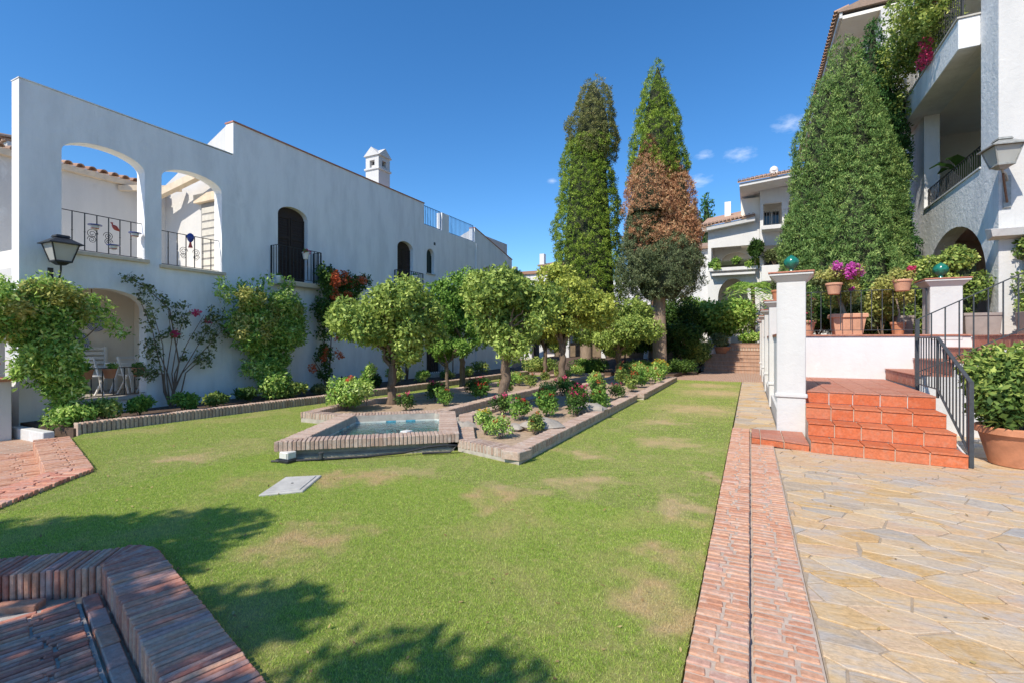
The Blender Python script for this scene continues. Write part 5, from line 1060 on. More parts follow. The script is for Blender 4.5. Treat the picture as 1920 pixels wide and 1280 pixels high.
cyp_part(cy, 'crown', (-3.78,22.8), 8.6, 14.25, lambda t_: 1.28*(1-t_**1.5)**.9*min(1,.75+t_*1.5)+.02, 'cyp_light', 13, .17, 40, .10, .025, .24)
cyp_part(cy, 'dead_crown', (-3.62,22.75), 5.4, 10.7, lambda t_: 1.62*(1-t_)**.72*min(1,.8+t_)+.03, 'cyp_brown', 14, .17, 40, .10, .025, .22)
cyp_part(cy, 'dead_crown', (-2.85,22.3), 5.3, 9.4, lambda t_: .95*(1-t_)**.6*min(1,.7+t_*1.5)+.03, 'cyp_brown', 18, .17, 36, .10, .025, .22)
cyp_part(cy, 'dead_crown', (-4.0,21.85), 7.2, 10.6, lambda t_: 1.05*(1-t_)**.8+.03, 'cyp_brown', 19, .17, 36, .10, .025, .2)
cyp_part(cy, 'lower_crown', (-3.62,22.7), 3.5, 6.4, lambda t_: 1.5*math.sin(math.pi*min(1,t_*.80+.16))**.7, 'cyp_dark', 15, .18, 40, .10, .026, .26)
cyp_part(cy, 'front_crown', (-4.30,21.95), 4.1, 8.75, lambda t_: .98*(1-t_)**.65*min(1,.6+t_*2)+.03, 'cyp_dark', 16, .17, 40, .10, .025, .22)
cyp_part(cy, 'front_crown', (-2.95,21.9), 3.9, 6.5, lambda t_: .88*math.sin(math.pi*min(1,t_*.8+.18))**.6, 'cyp_dark', 17, .17, 40, .10, .025, .22)
cy = thing('broad_cypress', 'broad dense green cypress clump beside the right apartment block', 'tree', (2.45,16.9,TZ)); 
obj('trunk', MB().tube([(2.45,16.9,TZ),(2.45,16.9,6)], [.25,.12], 10), 'bark', cy, smooth=60)
for k_, (x, y, R_, zt) in enumerate(((2.5,16.85,1.12,10.35),(1.95,16.6,.98,9.2),(3.05,16.95,.88,8.7),(1.5,16.35,.62,6.7),(2.55,16.05,1.0,6.6),(2.0,15.95,.8,5.2))):
    cyp_part(cy, 'crown', (x,y), 1.95, zt, lambda t_, R_=R_: R_*min(1,t_*4+.85)*(1-t_**2.3)**.8+.03, 'cyp_green', 221+k_, .14, 36, .08, .019, .2)
cy = thing('narrow_cypress', 'narrow dark cypress squeezed between the broad one and the balcony', 'tree', (3.45,18.4,TZ)); obj('trunk', MB().tube([(3.45,18.4,TZ),(3.45,18.4,7)], [.2,.1], 10), 'bark', cy, smooth=60)
cyp_part(cy, 'crown', (3.40,18.3), 2.0, 11.5, lambda t_: .98*min(1,t_*4+.7)*(1-t_**1.6)**.9+.03, 'cyp_deep', 24, .16, 24, .10, .035, .14)
cyp_part(cy, 'side_crown', (3.75,18.5), 6.5, 10.3, lambda t_: .5*(1-t_**1.6)+.02, 'cyp_deep', 25, .16, 22, .10, .035, .12)
cy = thing('far_cypress', 'small dark twin-tipped cypress far behind the hillside house', 'tree', (-3.6,47,1.4)); obj('trunk', MB().tube([(-3.6,47,.8),(-3.6,47,9)], [.3,.1], 8), 'bark', cy)
cyp_part(cy, 'crown', (-3.5,47), 4.5, 14.6, lambda t_: 1.0*(1-t_)**.7+.04, 'cyp_deep', 26, .4, 14, .3, .12, .15); cyp_part(cy, 'side_crown', (-4.6,47), 4.5, 12.2, lambda t_: .8*(1-t_)**.7+.04, 'cyp_deep', 27, .4, 14, .3, .12, .15)
# leafy tree behind the viewer, whose shade falls on the near lawn
sh = thing('shade_tree', 'leafy tree behind the viewpoint whose shadow falls on the near lawn', 'tree', (-4.2,-3.8,-.2)); obj('trunk', MB().tube([(-4.2,-3.8,-.34),(-4.2,-3.8,1.5),(-4.4,-3.6,3.6)], [.2,.15,.12], 10), 'bark', sh, smooth=60)
SB = [(-4.75,1.75,.75),(-4.25,2.35,.62),(-5.6,1.0,.9),(-3.85,1.9,.42),(-2.85,1.55,.5),(-2.5,1.95,.30),(-1.6,1.65,.45),(-1.1,1.85,.36),(-.75,1.3,.35),(-3.5,1.15,.5),(-2.2,.9,.6),(-4.9,.6,.7),(-3.9,.5,.6),(-5.2,1.9,.4),(-1.2,.8,.5),(-2.9,.2,.6)]
hsh = 5.0/math.tan(rad(SUN_EL)); br = MB(); bl = []
for i, (x, y, r_) in enumerate(SB):
    c = (x-math.sin(rad(SUN_AZ))*hsh, y-math.cos(rad(SUN_AZ))*hsh, 5.0+.0*i); bl.append((*c, r_, r_*1.0, r_*.55)); limb_set(br, (-4.4,-3.6,3.5), c, .07, .02, i, .15)
obj('branches', br, 'bark', sh, smooth=60); P, N, tone = blob_points(bl, 16000, 77, .3, .3); obj('crown', leaves('crown', P-np.array(ORG[sh.name]), N, .13, .07, 'leaf_green', 77, 1.0, tone), 'leaf_green', sh)

# ------------------------------------------------------------------ climbers on the house wall
def climber(name, label, base, stems, blobs, n, L, W, mat, seed, flowers=None, cat='climber', stem_r=.03, spread=.9, shell=.3, fmat='petal_red', fn=0, extra=None):
    t_ = thing(name, label, cat, base); sb = MB()
    for i, s_ in enumerate(stems):
        pts = [Vector(p) for p in s_]; k = len(pts); sb.tube(pts, [stem_r*(1-.75*j/(k-1)) for j in range(k)], 7)
    if stems: obj('stem', sb, 'bark', t_, smooth=60)
    C_, N, tone = blob_points(blobs, n//11, seed, shell, .3); P, D_, t2 = tufts(C_, N, np.random.default_rng(seed+3).uniform(.6,1.7,len(C_))*L*1.2, 11, seed+2); N = nrm(D_*.8+np.repeat(N,11,0)*.5); tone = np.repeat(tone,11)*.5+t2*.8
    og = np.array(ORG[t_.name]); obj('foliage', leaves('foliage', P-og, nrm(N+np.array([0,0,.2])), L, W, mat, seed, spread, tone, .15), mat, t_)
    if flowers:
        P, N, tone = blob_points(flowers, fn, seed+5, .3, 0); obj('flowers', leaves('flowers', P-og, N, .055, .05, fmat, seed+5, 1.0, tone, .2), fmat, t_)
    if extra:
        P, N, tone = blob_points(extra[0], extra[1], seed+8, .35, 0); obj('new_growth', leaves('new_growth', P-og, nrm(N+np.array([0,0,.5])), L*1.05, W, extra[2], seed+8, .8, tone, .15), extra[2], t_)
    return t_
def rb(seed, x, y0, y1, z0, z1, k, s0, s1, flat=.7):   # random blobs hugging a wall at x
    g_ = random.Random(seed); return [(x+g_.uniform(-.15,.2), g_.uniform(y0,y1), g_.uniform(z0,z1), *(lambda s_: (s_*flat, s_, s_))(g_.uniform(s0,s1))) for _ in range(k)]
bl = rb(1,-11.2,3.4,4.45,1.4,2.5,20,.16,.33)+rb(2,-11.1,3.8,4.35,.8,1.5,12,.15,.26)+rb(3,-11.1,4.1,4.4,.25,.9,8,.10,.16)+[(-10.9,4.85,1.95,.1,.2,.1),(-10.9,5.0,1.75,.05,.12,.07),(-11.0,3.3,2.3,.2,.3,.3),(-11,4.6,2.2,.15,.25,.2)]
climber('jasmine_climber', 'large yellow-green climber over the near end of the town house', (-11.4,4.45,.1), [[(-11.4,4.45,.05),(-11.35,4.35,.5),(-11.3,4.25,1.1),(-11.3,4.1,1.8)],[(-11.35,4.5,.05),(-11.2,4.35,.6),(-11.2,4.4,1.4),(-11.1,4.8,1.9)],[(-11.4,4.42,.05),(-11.3,4.15,.7),(-11.2,3.8,1.5)]], bl, 24000, .085, .036, 'leaf_bright', 31, extra=(rb(4,-11.0,3.4,4.6,1.6,2.55,12,.10,.22), 2000, 'leaf_variegated'))
bl = rb(5,-11.4,7.75,9.45,1.75,2.75,24,.22,.42)+rb(6,-11.4,8.1,9.1,.7,1.8,18,.18,.34)+[(-11.4,7.5,2.7,.15,.25,.15),(-11.3,8.45,3.05,.1,.12,.3),(-11.3,9.15,3.1,.1,.12,.25),(-11.3,7.3,2.9,.1,.15,.12)]
climber('jasmine_climber', 'bushy yellow-green climber under the nearest dark shutter balcony', (-11.5,8.6,.1), [[(-11.5,8.6,.05),(-11.45,8.6,.6),(-11.4,8.4,1.3),(-11.4,8.2,2.0)],[(-11.5,8.65,.05),(-11.4,8.75,.8),(-11.4,9.0,1.8)]], bl, 23000, .09, .038, 'leaf_bright', 32, extra=(rb(7,-11.2,7.6,9.4,1.7,2.9,12,.15,.3), 2600, 'leaf_variegated'))
climber('low_shrub', 'bright green seedling shrub under the bushy climber', (-11.0,8.55,.1), [[(-11,8.55,.05),(-11,8.55,.6)]], rb(8,-10.95,8.3,8.8,.25,.95,9,.14,.24,1), 4500, .085, .04, 'leaf_bright', 33, cat='shrub')
# nearly bare bougainvillea fan
g_ = random.Random(12); stems = []; bl = []
B0 = Vector((-11.75,6.42,.05))
for (y, z) in ((5.75,2.6),(6.0,2.35),(6.35,2.35),(6.75,2.3),(7.15,2.2),(7.5,2.25),(7.6,1.85),(7.35,1.3),(5.85,1.5),(5.9,.95)):
    K = Vector((-11.78,6.42+(y-6.42)*.25+g_.uniform(-.1,.1),.85)); E_ = Vector((-11.75,y,z)); mid = K.lerp(E_,.5)+Vector((0,g_.uniform(-.15,.15),g_.uniform(-.1,.15))); stems.append([B0,B0.lerp(K,.5)+Vector((0,g_.uniform(-.08,.08),0)),K,mid,E_])
    for u in (.35,.6,.8,1.0):
        if u > .5 or g_.random() < .5: q = K.lerp(E_,u); bl.append((q.x+.05,q.y+g_.uniform(-.12,.12),q.z+g_.uniform(-.1,.12),.09,g_.uniform(.1,.2),g_.uniform(.08,.16)))
for i in range(9): u = i/8; bl.append((-11.75,5.55+u*.75,2.95-u*.42,.06,.08,.06))
stems.append([B0,Vector((-11.78,6.6,1.1)),Vector((-11.78,6.4,2.3)),Vector((-11.75,5.9,2.75)),Vector((-11.75,5.5,2.97))])
climber('bare_bougainvillea', 'sparse bougainvillea with bare twisted stems beside the porch arch', tuple(B0), stems, bl, 2600, .065, .042, 'leaf_grey', 34, flowers=[(-11.7,6.9,2.25,.08,.12,.08),(-11.7,6.45,1.75,.08,.1,.08),(-11.7,7.2,2.05,.06,.08,.06)], fn=160, fmat='petal_rose', stem_r=.02, shell=.4)
bl = rb(15,-11.6,10.5,11.6,2.5,3.75,22,.16,.32)+rb(16,-11.6,10.5,11.0,.5,2.6,20,.12,.24)+rb(161,-11.6,11.2,12.3,3.2,3.55,9,.15,.25)
climber('red_bougainvillea', 'red flowering bougainvillea climbing the wall beside the nearest balcony', (-11.7,10.75,.1), [[(-11.7,10.9,.05),(-11.75,10.8,1),(-11.7,10.75,2.2),(-11.7,11,3.2)],[(-11.7,10.9,.05),(-11.7,10.6,.7),(-11.7,10.3,1.1)],[(-11.7,10.92,.05),(-11.7,11,1.2),(-11.7,11.1,2.6)]], bl, 9500, .075, .045, 'leaf_dark', 35, flowers=rb(17,-11.4,10.6,11.4,2.9,3.7,10,.1,.2)+rb(18,-11.4,11.3,12.2,3.3,3.6,7,.1,.16)+rb(19,-11.4,10.5,11.0,.7,2.6,9,.08,.13)+[(-11.4,10.05,.8,.1,.16,.13)], fn=2600, fmat='petal_orange')
climber('wall_climber', 'thin-trunked climber on the house wall behind the first orange tree', (-11.7,14.6,.1), [[(-11.7,14.7,.05),(-11.65,14.6,.7),(-11.6,14.4,1.5),(-11.6,14.2,2.2)],[(-11.7,14.75,.05),(-11.65,14.8,.8),(-11.6,15.0,1.7)],[(-11.7,14.7,.05),(-11.6,14.65,1.0),(-11.6,14.6,2.2)]], rb(20,-11.5,14.0,15.3,1.5,2.8,14,.2,.4)+rb(21,-11.6,14.4,14.9,.9,1.6,6,.1,.18), 7000, .085, .045, 'leaf_grey', 36)
climber('wall_climber', 'dark climber crossing the balcony of the farther shutter door', (-11.7,17.9,.1), [[(-11.7,17.9,.05),(-11.6,17.8,1.5),(-11.6,17.6,3.0)]], rb(22,-11.5,17.0,18.6,2.2,3.6,16,.25,.45), 9000, .10, .055, 'leaf_dark', 37)
# shrubs along the house kerb
def shrub(name, label, x, y, z, r, h, n, L, W, mat, seed, cat='shrub', group=None, flowers=None, fn=0, k=9, fl=None):
    g_ = random.Random(seed); bl = [(x+g_.uniform(-.5,.5)*r, y+g_.uniform(-.5,.5)*r, z+h*g_.uniform(.35,.75), *(lambda s_: (s_,s_,s_*min(1.3,max(.6,h/(2*r)))))(r*g_.uniform(.38,.6))) for _ in range(k)]
    t_ = thing(name, label, cat, (x,y,z), group); sb = MB()
    for i in range(4): limb_set(sb, (x+g_.uniform(-.03,.03),y+g_.uniform(-.03,.03),z-.05), bl[i][:3], max(.008,.03*r), .004, seed+i, .03, 4)
    obj('stem', sb, 'bark', t_); P, N, tone = blob_points(bl, n, seed, .3, .3); k_ = P[:,2] > z+.01; P, N, tone = P[k_], N[k_], tone[k_]; og = np.array(ORG[t_.name])
    obj('foliage', leaves('foliage', P-og, nrm(N+np.array([0,0,.4])), L, W, mat, seed, .8, tone, .15), mat, t_)
    if flowers:
        fb_ = fl or [(b_[0]+g_.uniform(-.1,.1)*r, b_[1]+g_.uniform(-.1,.1)*r, b_[2]+b_[5]*.9, .05,.05,.045) for b_ in bl[:5]]
        P, N, tone = blob_points(fb_, fn, seed+3, .35, 0); obj('flowers', leaves('flowers', P-og, N, .045, .045, flowers, seed+3, .8, tone, .2), flowers, t_)
    return t_
for i, (px, y, x, r, h, mt, lb) in enumerate([(125,4.25,-10.75,.36,.34,'leaf_bright','low bright green shrub at the near end of the house kerb'),(180,4.72,-10.75,.32,.45,'leaf_ivy','yellowish rounded shrub second along the house kerb'),(246,5.3,-10.75,.30,.44,'leaf_green','dark rounded shrub third along the house kerb'),(328,6.1,-10.8,.30,.40,'leaf_green','dark low shrub below the bare bougainvillea'),(393,6.85,-10.8,.26,.36,'leaf_ivy','small yellow-green shrub right of the bare bougainvillea'),(452,7.6,-10.8,.28,.40,'leaf_dark','dark shrub left of the bushy climber by the kerb'),(525,8.95,-10.7,.30,.42,'leaf_ivy','yellow-green shrub right of the bright seedling shrub'),(575,9.7,-10.7,.26,.3,'leaf_grey','low sparse shrub before the red bougainvillea'),(630,10.9,-11.0,.26,.42,'leaf_dark','dark shrub at the foot of the red bougainvillea'),(665,12.0,-10.8,.25,.45,'leaf_dark','dark shrub between red bougainvillea and thin climber'),(690,12.9,-10.7,.33,.6,'leaf_ivy','upright shrub at the kerb left of the first orange trunk'),(760,14.2,-10.6,.3,.45,'leaf_bright','bright shrub at the foot of the thin-trunked climber'),(790,15.8,-10.6,.3,.4,'leaf_ivy','shrub beside the grilled garden door'),(825,17.2,-10.5,.3,.45,'leaf_ivy','shrub before the step of the garden door'),(850,18.4,-10.6,.45,.6,'leaf_ivy','larger shrub beyond the garden door')]):
    shrub('kerb_shrub', lb, x, y, .10, r, h, 1500, .075, .036, mt, 400+i, group='shrubs along the house kerb')
shrub('flowering_bush', 'leafy orange-flowered bush at the front corner of the orange tree bed', -7.75, 7.75, .1, .55, .75, 4200, .075, .038, 'leaf_bright', 430, flowers='petal_orange', fn=90, k=14)
shrub('flowering_bush', 'small upright shoot rising from the orange tree bed corner', -8.0, 8.6, .1, .2, 1.15, 1500, .08, .03, 'leaf_bright', 431, k=7)
orange_tree('young_tree', 'small dark bushy tree in front of the garden door', -8.45, 12.6, .75, 1.25, (.62,.62,.5), 44, 'leaf_green', 8000, .055, L=.08, W=.04, k=12, fruit=0, group=None)

# ------------------------------------------------------------------ roses
def rose_proto(seed, fm, mat, h=.55, r=.28): return shrub('rose_bush', 'x', 0, 0, 0, r, h, 1100, .055, .034, mat, seed, 'rose', 'roses in the garden beds', fm, 48, 8)
protos = {'red': rose_proto(501,'petal_red','leaf_green'), 'orange': rose_proto(502,'petal_orange','leaf_ivy'), 'pink': rose_proto(503,'petal_rose','leaf_dark'), 'yellow': rose_proto(504,'petal_yellow','leaf_bright',.6,.3), 'green': rose_proto(505,'petal_orange','leaf_bright',.5,.34)}
used = set()
def rose(kind, x, y, rz, s_, label):
    p = protos[kind]
    if kind in used: o_ = copy_tree(p, (x,y,.10), rz, s_)
    else: used.add(kind); o_ = p; o_.location = (x,y,.10); o_.rotation_euler = (0,0,rz); o_.scale = (s_,s_,s_); ORG[o_.name] = (x,y,.1)
    o_['label'] = label
rose('yellow', -3.78, 6.75, .3, .72, 'yellow-green rose bush nearest the pool corner in the front bed'); rose('green', -3.40, 6.55, 1.3, .70, 'bright leafy rose bush right of the pale stone in the front bed'); rose('orange', -3.1, 7.1, 2.0, .65, 'grey-green rose bush by the flat stone of the front bed'); rose('red', -3.9, 8.3, .6, .9, 'red rose bush behind the pool coping in the front bed')
A_ = [('red',-3.6,8.9),('pink',-3.1,9.2),('red',-2.95,10.3),('pink',-3.4,10.2),('red',-3.9,9.6),('pink',-4.5,8.7),('red',-4.3,10.5),('orange',-3.2,11.3),('pink',-3.0,12.2),('red',-3.9,11.6),('green',-4.6,11.6),('pink',-4.6,12.5),('red',-3.6,12.5)]
ORD = ['nearest','second','third','fourth','fifth','sixth','seventh']
def rose_rows(rows, desc, where, s0, s1, m_):
    cnt = {}
    for i, (k, x, y) in enumerate(sorted(rows, key=lambda q_: q_[2])):
        c = cnt.get(k, 0); cnt[k] = c+1; rose(k, x, y, i*1.7, s0+s1*((i*m_)%10)/10, '%s, %s from the pool in the %s' % (desc[k], ORD[c], where))
rose_rows(A_, {'red':'red rose bush','pink':'dark rose bush with pink blooms','orange':'orange rose bush','green':'leafy green rose bush'}, 'front rose bed', .8, .25, 37)
rose_rows([('orange',-3.1,14.3),('green',-4.2,14.6),('red',-3.2,15.6),('green',-3.0,17.0),('orange',-3.8,16.2),('green',-3.4,18.3),('yellow',-3.0,19.2),('orange',-4.3,18.6),('green',-4.0,19.7),('yellow',-3.3,19.9)], {'red':'red rose bush','orange':'orange rose bush','green':'bright leafy bush','yellow':'yellow-green rose bush'}, 'rear rose bed', 1.05, .3, 31)
rose_rows([('pink',-6.6,8.3),('red',-6.3,9.3),('pink',-7.0,9.9),('red',-6.1,10.6),('pink',-6.8,11.4),('green',-7.6,10.8),('red',-6.2,12.2),('pink',-7.3,12.8),('orange',-6.2,13.9),('green',-6.9,14.6),('orange',-6.6,16.2),('green',-6.2,17.0),('orange',-6.8,18.0),('green',-6.4,19.3)], {'red':'red rose bush','pink':'dark rose bush with pink blooms','orange':'orange rose bush','green':'bright leafy bush'}, 'orange tree bed', .75, .3, 53)

# ------------------------------------------------------------------ right terrace planting and pots
def pot_mesh(c, rt, rb_, h, n=24, square=False):
    return MB().lathe([(rb_*.9,0),(rb_,.01),(rt*.93,h*.8),(rt*.94,h*.82),(rt*1.04,h*.83),(rt*1.04,h*.97),(rt,h),(rt*.88,h),(rt*.86,h*.9)], c, 4 if square else n)
def potted(name, label, x, y, z, rt, rb_, h, mat, plant=None, square=False, rz=0, flowers=None, fn=0, lf='leaf_green', n=2500, stem=None, L=.06, W=.035, fl=None, seed=600, cat='potted plant', group=None):
    t_ = thing(name, label, cat, (x,y,z), group); pm = pot_mesh((0,0,0), rt, rb_, h, square=square)
    if square: 
        c_, s_ = math.cos(rad(45)), math.sin(rad(45)); pm.v = [(v[0]*c_-v[1]*s_, v[0]*s_+v[1]*c_, v[2]) for v in pm.v]
    pm.v = [(v[0]+x, v[1]+y, v[2]+z) for v in pm.v]; p_ = obj('pot', pm, mat, t_, smooth=30 if not square else None)
    obj('soil', MB().lathe([(rt*.6 if square else rt*.87,h*.88),(rt*.6 if square else rt*.87,h*.9)], (x,y,z), 12), 'dark_soil', p_)
    if stem: obj('stem', MB().tube(stem[0], stem[1], 8), 'bark_pale', t_, smooth=60)
    if plant:
        P, N, tone = blob_points(plant, n, seed, .3, .3); og = np.array(ORG[t_.name]); obj('foliage', leaves('foliage', P-og, nrm(N+np.array([0,0,.3])), L, W, lf, seed, .8, tone, .15), lf, t_)
        if flowers: P, N, tone = blob_points(fl or plant, fn, seed+2, .3, .0); obj('flowers', leaves('flowers', P-og, N, .05, .045, flowers, seed+2, .9, tone, .2), flowers, t_)
    return t_
def sp(seed, c, r, k, s0, s1): g_ = random.Random(seed); return [(c[0]+g_.uniform(-1,1)*r[0], c[1]+g_.uniform(-1,1)*r[1], c[2]+g_.uniform(-1,1)*r[2], *([g_.uniform(s0,s1)]*3)) for _ in range(k)]
potted('square_planter', 'large square terracotta planter behind the terrace railing', 2.02, 13.45, TZ, .47, .36, .50, 'pot_pale', sp(1,(1.72,13.5,2.95),(.3,.25,.15),8,.12,.22), True, lf='leaf_grey', n=2200, stem=([(2.0,13.5,2.1),(1.92,13.5,2.4),(1.78,13.5,2.85)], [.06,.05,.03]), seed=601)
potted('railing_pot', 'terracotta pot with magenta bougainvillea hung on the terrace railing', 1.66, 12.66, 2.60, .16, .11, .25, 'pot_pale', sp(2,(1.74,12.72,3.05),(.36,.15,.14),14,.09,.16), lf='leaf_variegated', n=2600, flowers='petal_pink', fn=900, fl=sp(3,(1.86,12.66,3.13),(.34,.12,.10),10,.07,.12), seed=602, L=.05, W=.032)
potted('railing_pot', 'terracotta pot with one pink bloom hung on the railing near the rear pillar', 2.86, 12.66, 2.62, .17, .12, .24, 'pot_pale', sp(4,(2.86,12.68,2.95),(.14,.1,.08),7,.07,.11), lf='leaf_variegated', n=800, flowers='petal_rose', fn=140, fl=[(2.98,12.58,3.06,.07,.06,.06)], seed=603)
potted('terrace_pot', 'terracotta pot with trailing plant next to the tall white pillar', 1.18, 13.35, TZ, .22, .15, .36, 'pot_pale', sp(5,(1.2,13.35,2.35),(.16,.14,.22),8,.1,.18), lf='leaf_grey', n=1800, flowers='petal_rose', fn=60, seed=604)
potted('terrace_pot', 'small terracotta pot with bare-stemmed plant left of the rear pillar', 2.95, 13.4, TZ, .14, .10, .30, 'pot', sp(6,(2.9,13.45,2.75),(.22,.2,.25),9,.13,.22), lf='leaf_variegated', n=2600, stem=([(2.95,13.4,1.95),(2.98,13.42,2.2),(2.92,13.45,2.6)], [.025,.02,.015]), seed=605)
potted('patio_pot', 'big round terracotta pot with leafy bush on the patio at the right edge', 3.10, 8.42, .005, .42, .29, .50, 'pot', sp(7,(3.12,8.5,1.05),(.38,.38,.36),26,.17,.27), lf='leaf_ivy', n=9500, L=.095, W=.042, seed=606, stem=([(3.1,8.42,.4),(3.12,8.45,.8)], [.04,.02]))
potted('pier_pot', 'terracotta pot standing on the first white wall pier', .64, 13.45, 2.556, .17, .12, .26, 'pot', sp(8,(.64,13.45,2.95),(.08,.08,.08),5,.08,.12), lf='leaf_grey', n=500, seed=607)
potted('step_pot', 'terracotta bowl with plant on the brick steps', -1.35, 28.4, .90, .42, .30, .36, 'pot', sp(9,(-1.35,28.4,1.6),(.3,.3,.25),8,.2,.32), lf='leaf_grey', n=1800, L=.11, W=.06, seed=608)
for k, (y, lb) in enumerate(((4.95,'red terracotta pot leftmost on the porch railing'),(5.35,'red terracotta pot in the middle of the porch railing'),(5.88,'red terracotta pot rightmost on the porch railing'))): potted('porch_pot', lb, XF+.02, y, .82, .12, .085, .20, 'pot', sp(10+k,(XF+.02,y,1.06),(.07,.07,.02),5,.05,.08), lf='leaf_green', n=400, seed=610+k, L=.04, W=.02, group='pots on the porch railing')
for k, (x, y, z, fm, lb) in enumerate(((XF+.40,9.98,3.95,'petal_rose','white pot with pink flowers on the nearest balcony railing'),(XF+.42,9.08,3.16,None,'white pot at the corner of the nearest balcony'),(XF+.40,15.1,3.9,None,'white pot on the farther balcony railing'))): potted('balcony_pot', lb, x, y, z, .10, .065, .20, 'white_glaze', sp(15+k,(x,y,z+.22),(.06,.06,.02),4,.04,.06), lf='leaf_green', n=160, seed=615+k, L=.04, W=.02, flowers=fm, fn=60)
potted('gate_pot', 'terracotta pot with plant on the low gate wall', -12.05, 3.55, .951, .17, .12, .26, 'pot_pale', sp(19,(-12.05,3.55,1.3),(.08,.08,.05),5,.07,.1), lf='leaf_green', n=400, seed=620)
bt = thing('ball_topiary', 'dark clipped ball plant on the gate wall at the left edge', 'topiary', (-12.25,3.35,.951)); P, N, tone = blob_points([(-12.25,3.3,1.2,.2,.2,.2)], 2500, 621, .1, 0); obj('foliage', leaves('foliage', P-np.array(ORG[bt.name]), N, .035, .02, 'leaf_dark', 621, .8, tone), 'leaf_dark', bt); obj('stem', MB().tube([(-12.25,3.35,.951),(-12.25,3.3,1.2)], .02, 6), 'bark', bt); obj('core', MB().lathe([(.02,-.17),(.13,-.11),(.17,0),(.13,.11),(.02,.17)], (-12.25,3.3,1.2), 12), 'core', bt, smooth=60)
for k, (x0, x1, y, lb) in enumerate(((3.05,3.28,13.7,'stone trough left of the rear pillar'),(3.98,4.5,13.0,'stone planter box right of the rear pillar under the ivy hedge'),(4.75,5.4,12.6,'stone planter box at the right edge under the second hedge'))):
    t_ = thing('planter_box', lb, 'planter', ((x0+x1)/2,y,TZ)); b_ = MB().hexa([(x0,y,TZ),(x1,y,TZ),(x1,y+.4,TZ),(x0,y+.4,TZ)], [(x0-.03,y-.03,TZ+.45),(x1+.03,y-.03,TZ+.45),(x1+.03,y+.43,TZ+.45),(x0-.03,y+.43,TZ+.45)]); obj('box', b_, 'planter_grey', t_, bevel=.01); obj('rim', MB().box((x0-.045,y-.045,TZ+.40), (x1+.045,y-.031,TZ+.455)), 'planter_grey', t_)
def hedge(name, label, lo, hi, n, L, W, mat, seed, k=40, s0=.16, s1=.28):
    t_ = thing(name, label, 'hedge', ((lo[0]+hi[0])/2,(lo[1]+hi[1])/2,lo[2])); g_ = random.Random(seed); bl = []
    for _ in range(k):
        p = [g_.uniform(lo[i],hi[i]) for i in range(3)]; ax = g_.randrange(3); p[ax] = g_.choice((lo[ax],hi[ax])); bl.append((*p, *([g_.uniform(s0,s1)]*3)))
    P, N, tone = blob_points(bl, n, seed, .25, .5); og = np.array(ORG[t_.name]); obj('foliage', leaves('foliage', P-og, nrm(N+np.array([0,0,.3])), L, W, mat, seed, .7, tone, .15), mat, t_)
    obj('dark_core', MB().box(lo, hi), 'core', t_, bevel=.1); return t_  # added solid dark box that keeps the hedge from showing through
hedge('ivy_hedge', 'large clipped ivy hedge in front of the arch of the right block', (3.80,13.55,2.15), (4.35,15.6,3.38), 17000, .075, .055, 'leaf_ivy', 701)
hedge('ivy_hedge', 'lower ivy hedge behind the terrace railing left of the rear pillar', (2.7,14.6,1.75), (3.9,17.0,2.95), 14000, .075, .05, 'leaf_ivy', 702)
hedge('ivy_hedge', 'ivy hedge cut by the right edge of the picture', (5.0,12.9,2.2), (5.6,13.25,3.5), 5000, .07, .05, 'leaf_ivy', 703, 14)
shrub('terrace_shrub', 'dark green shrub behind the terrace railing under the broad cypress', 1.55, 14.7, TZ, .75, 1.15, 6500, .08, .04, 'leaf_dark', 711, k=16); shrub('terrace_shrub', 'dark rounded shrub behind the square planter', 2.35, 14.3, TZ, .6, 1.0, 5000, .075, .04, 'leaf_grey', 712, k=14); shrub('terrace_shrub', 'yellow variegated shrub left of the ivy hedge on the terrace', 2.75, 13.85, TZ, .42, 1.3, 4500, .065, .04, 'leaf_variegated', 713, k=14)
shrub('flower_bush', 'pink and yellow bougainvillea bush in the square planter', 1.95, 13.55, 2.25, .42, .75, 2600, .06, .035, 'leaf_variegated', 714, k=10, flowers='petal_pink', fn=300)
# balcony plants on the block
bl = sp(21,(4.05,17.0,10.0),(.35,1.9,.45),30,.25,.5)+sp(22,(3.9,18.8,9.2),(.3,1.2,.6),14,.2,.4)+sp(23,(4.1,15.2,9.7),(.2,.8,.3),8,.15,.3)
climber('balcony_bougainvillea', 'green bougainvillea with red blooms spilling over the upper right balcony', (4.35,17,8.87), [[(4.4,17,8.87),(4.3,17.2,9.5),(4.0,17.5,10.1)],[(4.4,18.5,8.87),(4.1,18.6,9.5),(3.9,19,9.9)]], bl, 16000, .085, .05, 'leaf_ivy', 721, flowers=sp(24,(4.12,15.6,9.1),(.08,.7,.25),6,.1,.17)+sp(25,(4.0,15.2,10.3),(.2,.9,.2),5,.08,.14), fn=700, fmat='petal_rose')
bp = thing('banana_plant', 'large-leaved green plant on the lower right balcony', 'potted plant', (5.3,16.6,5.0)); lv = MB()
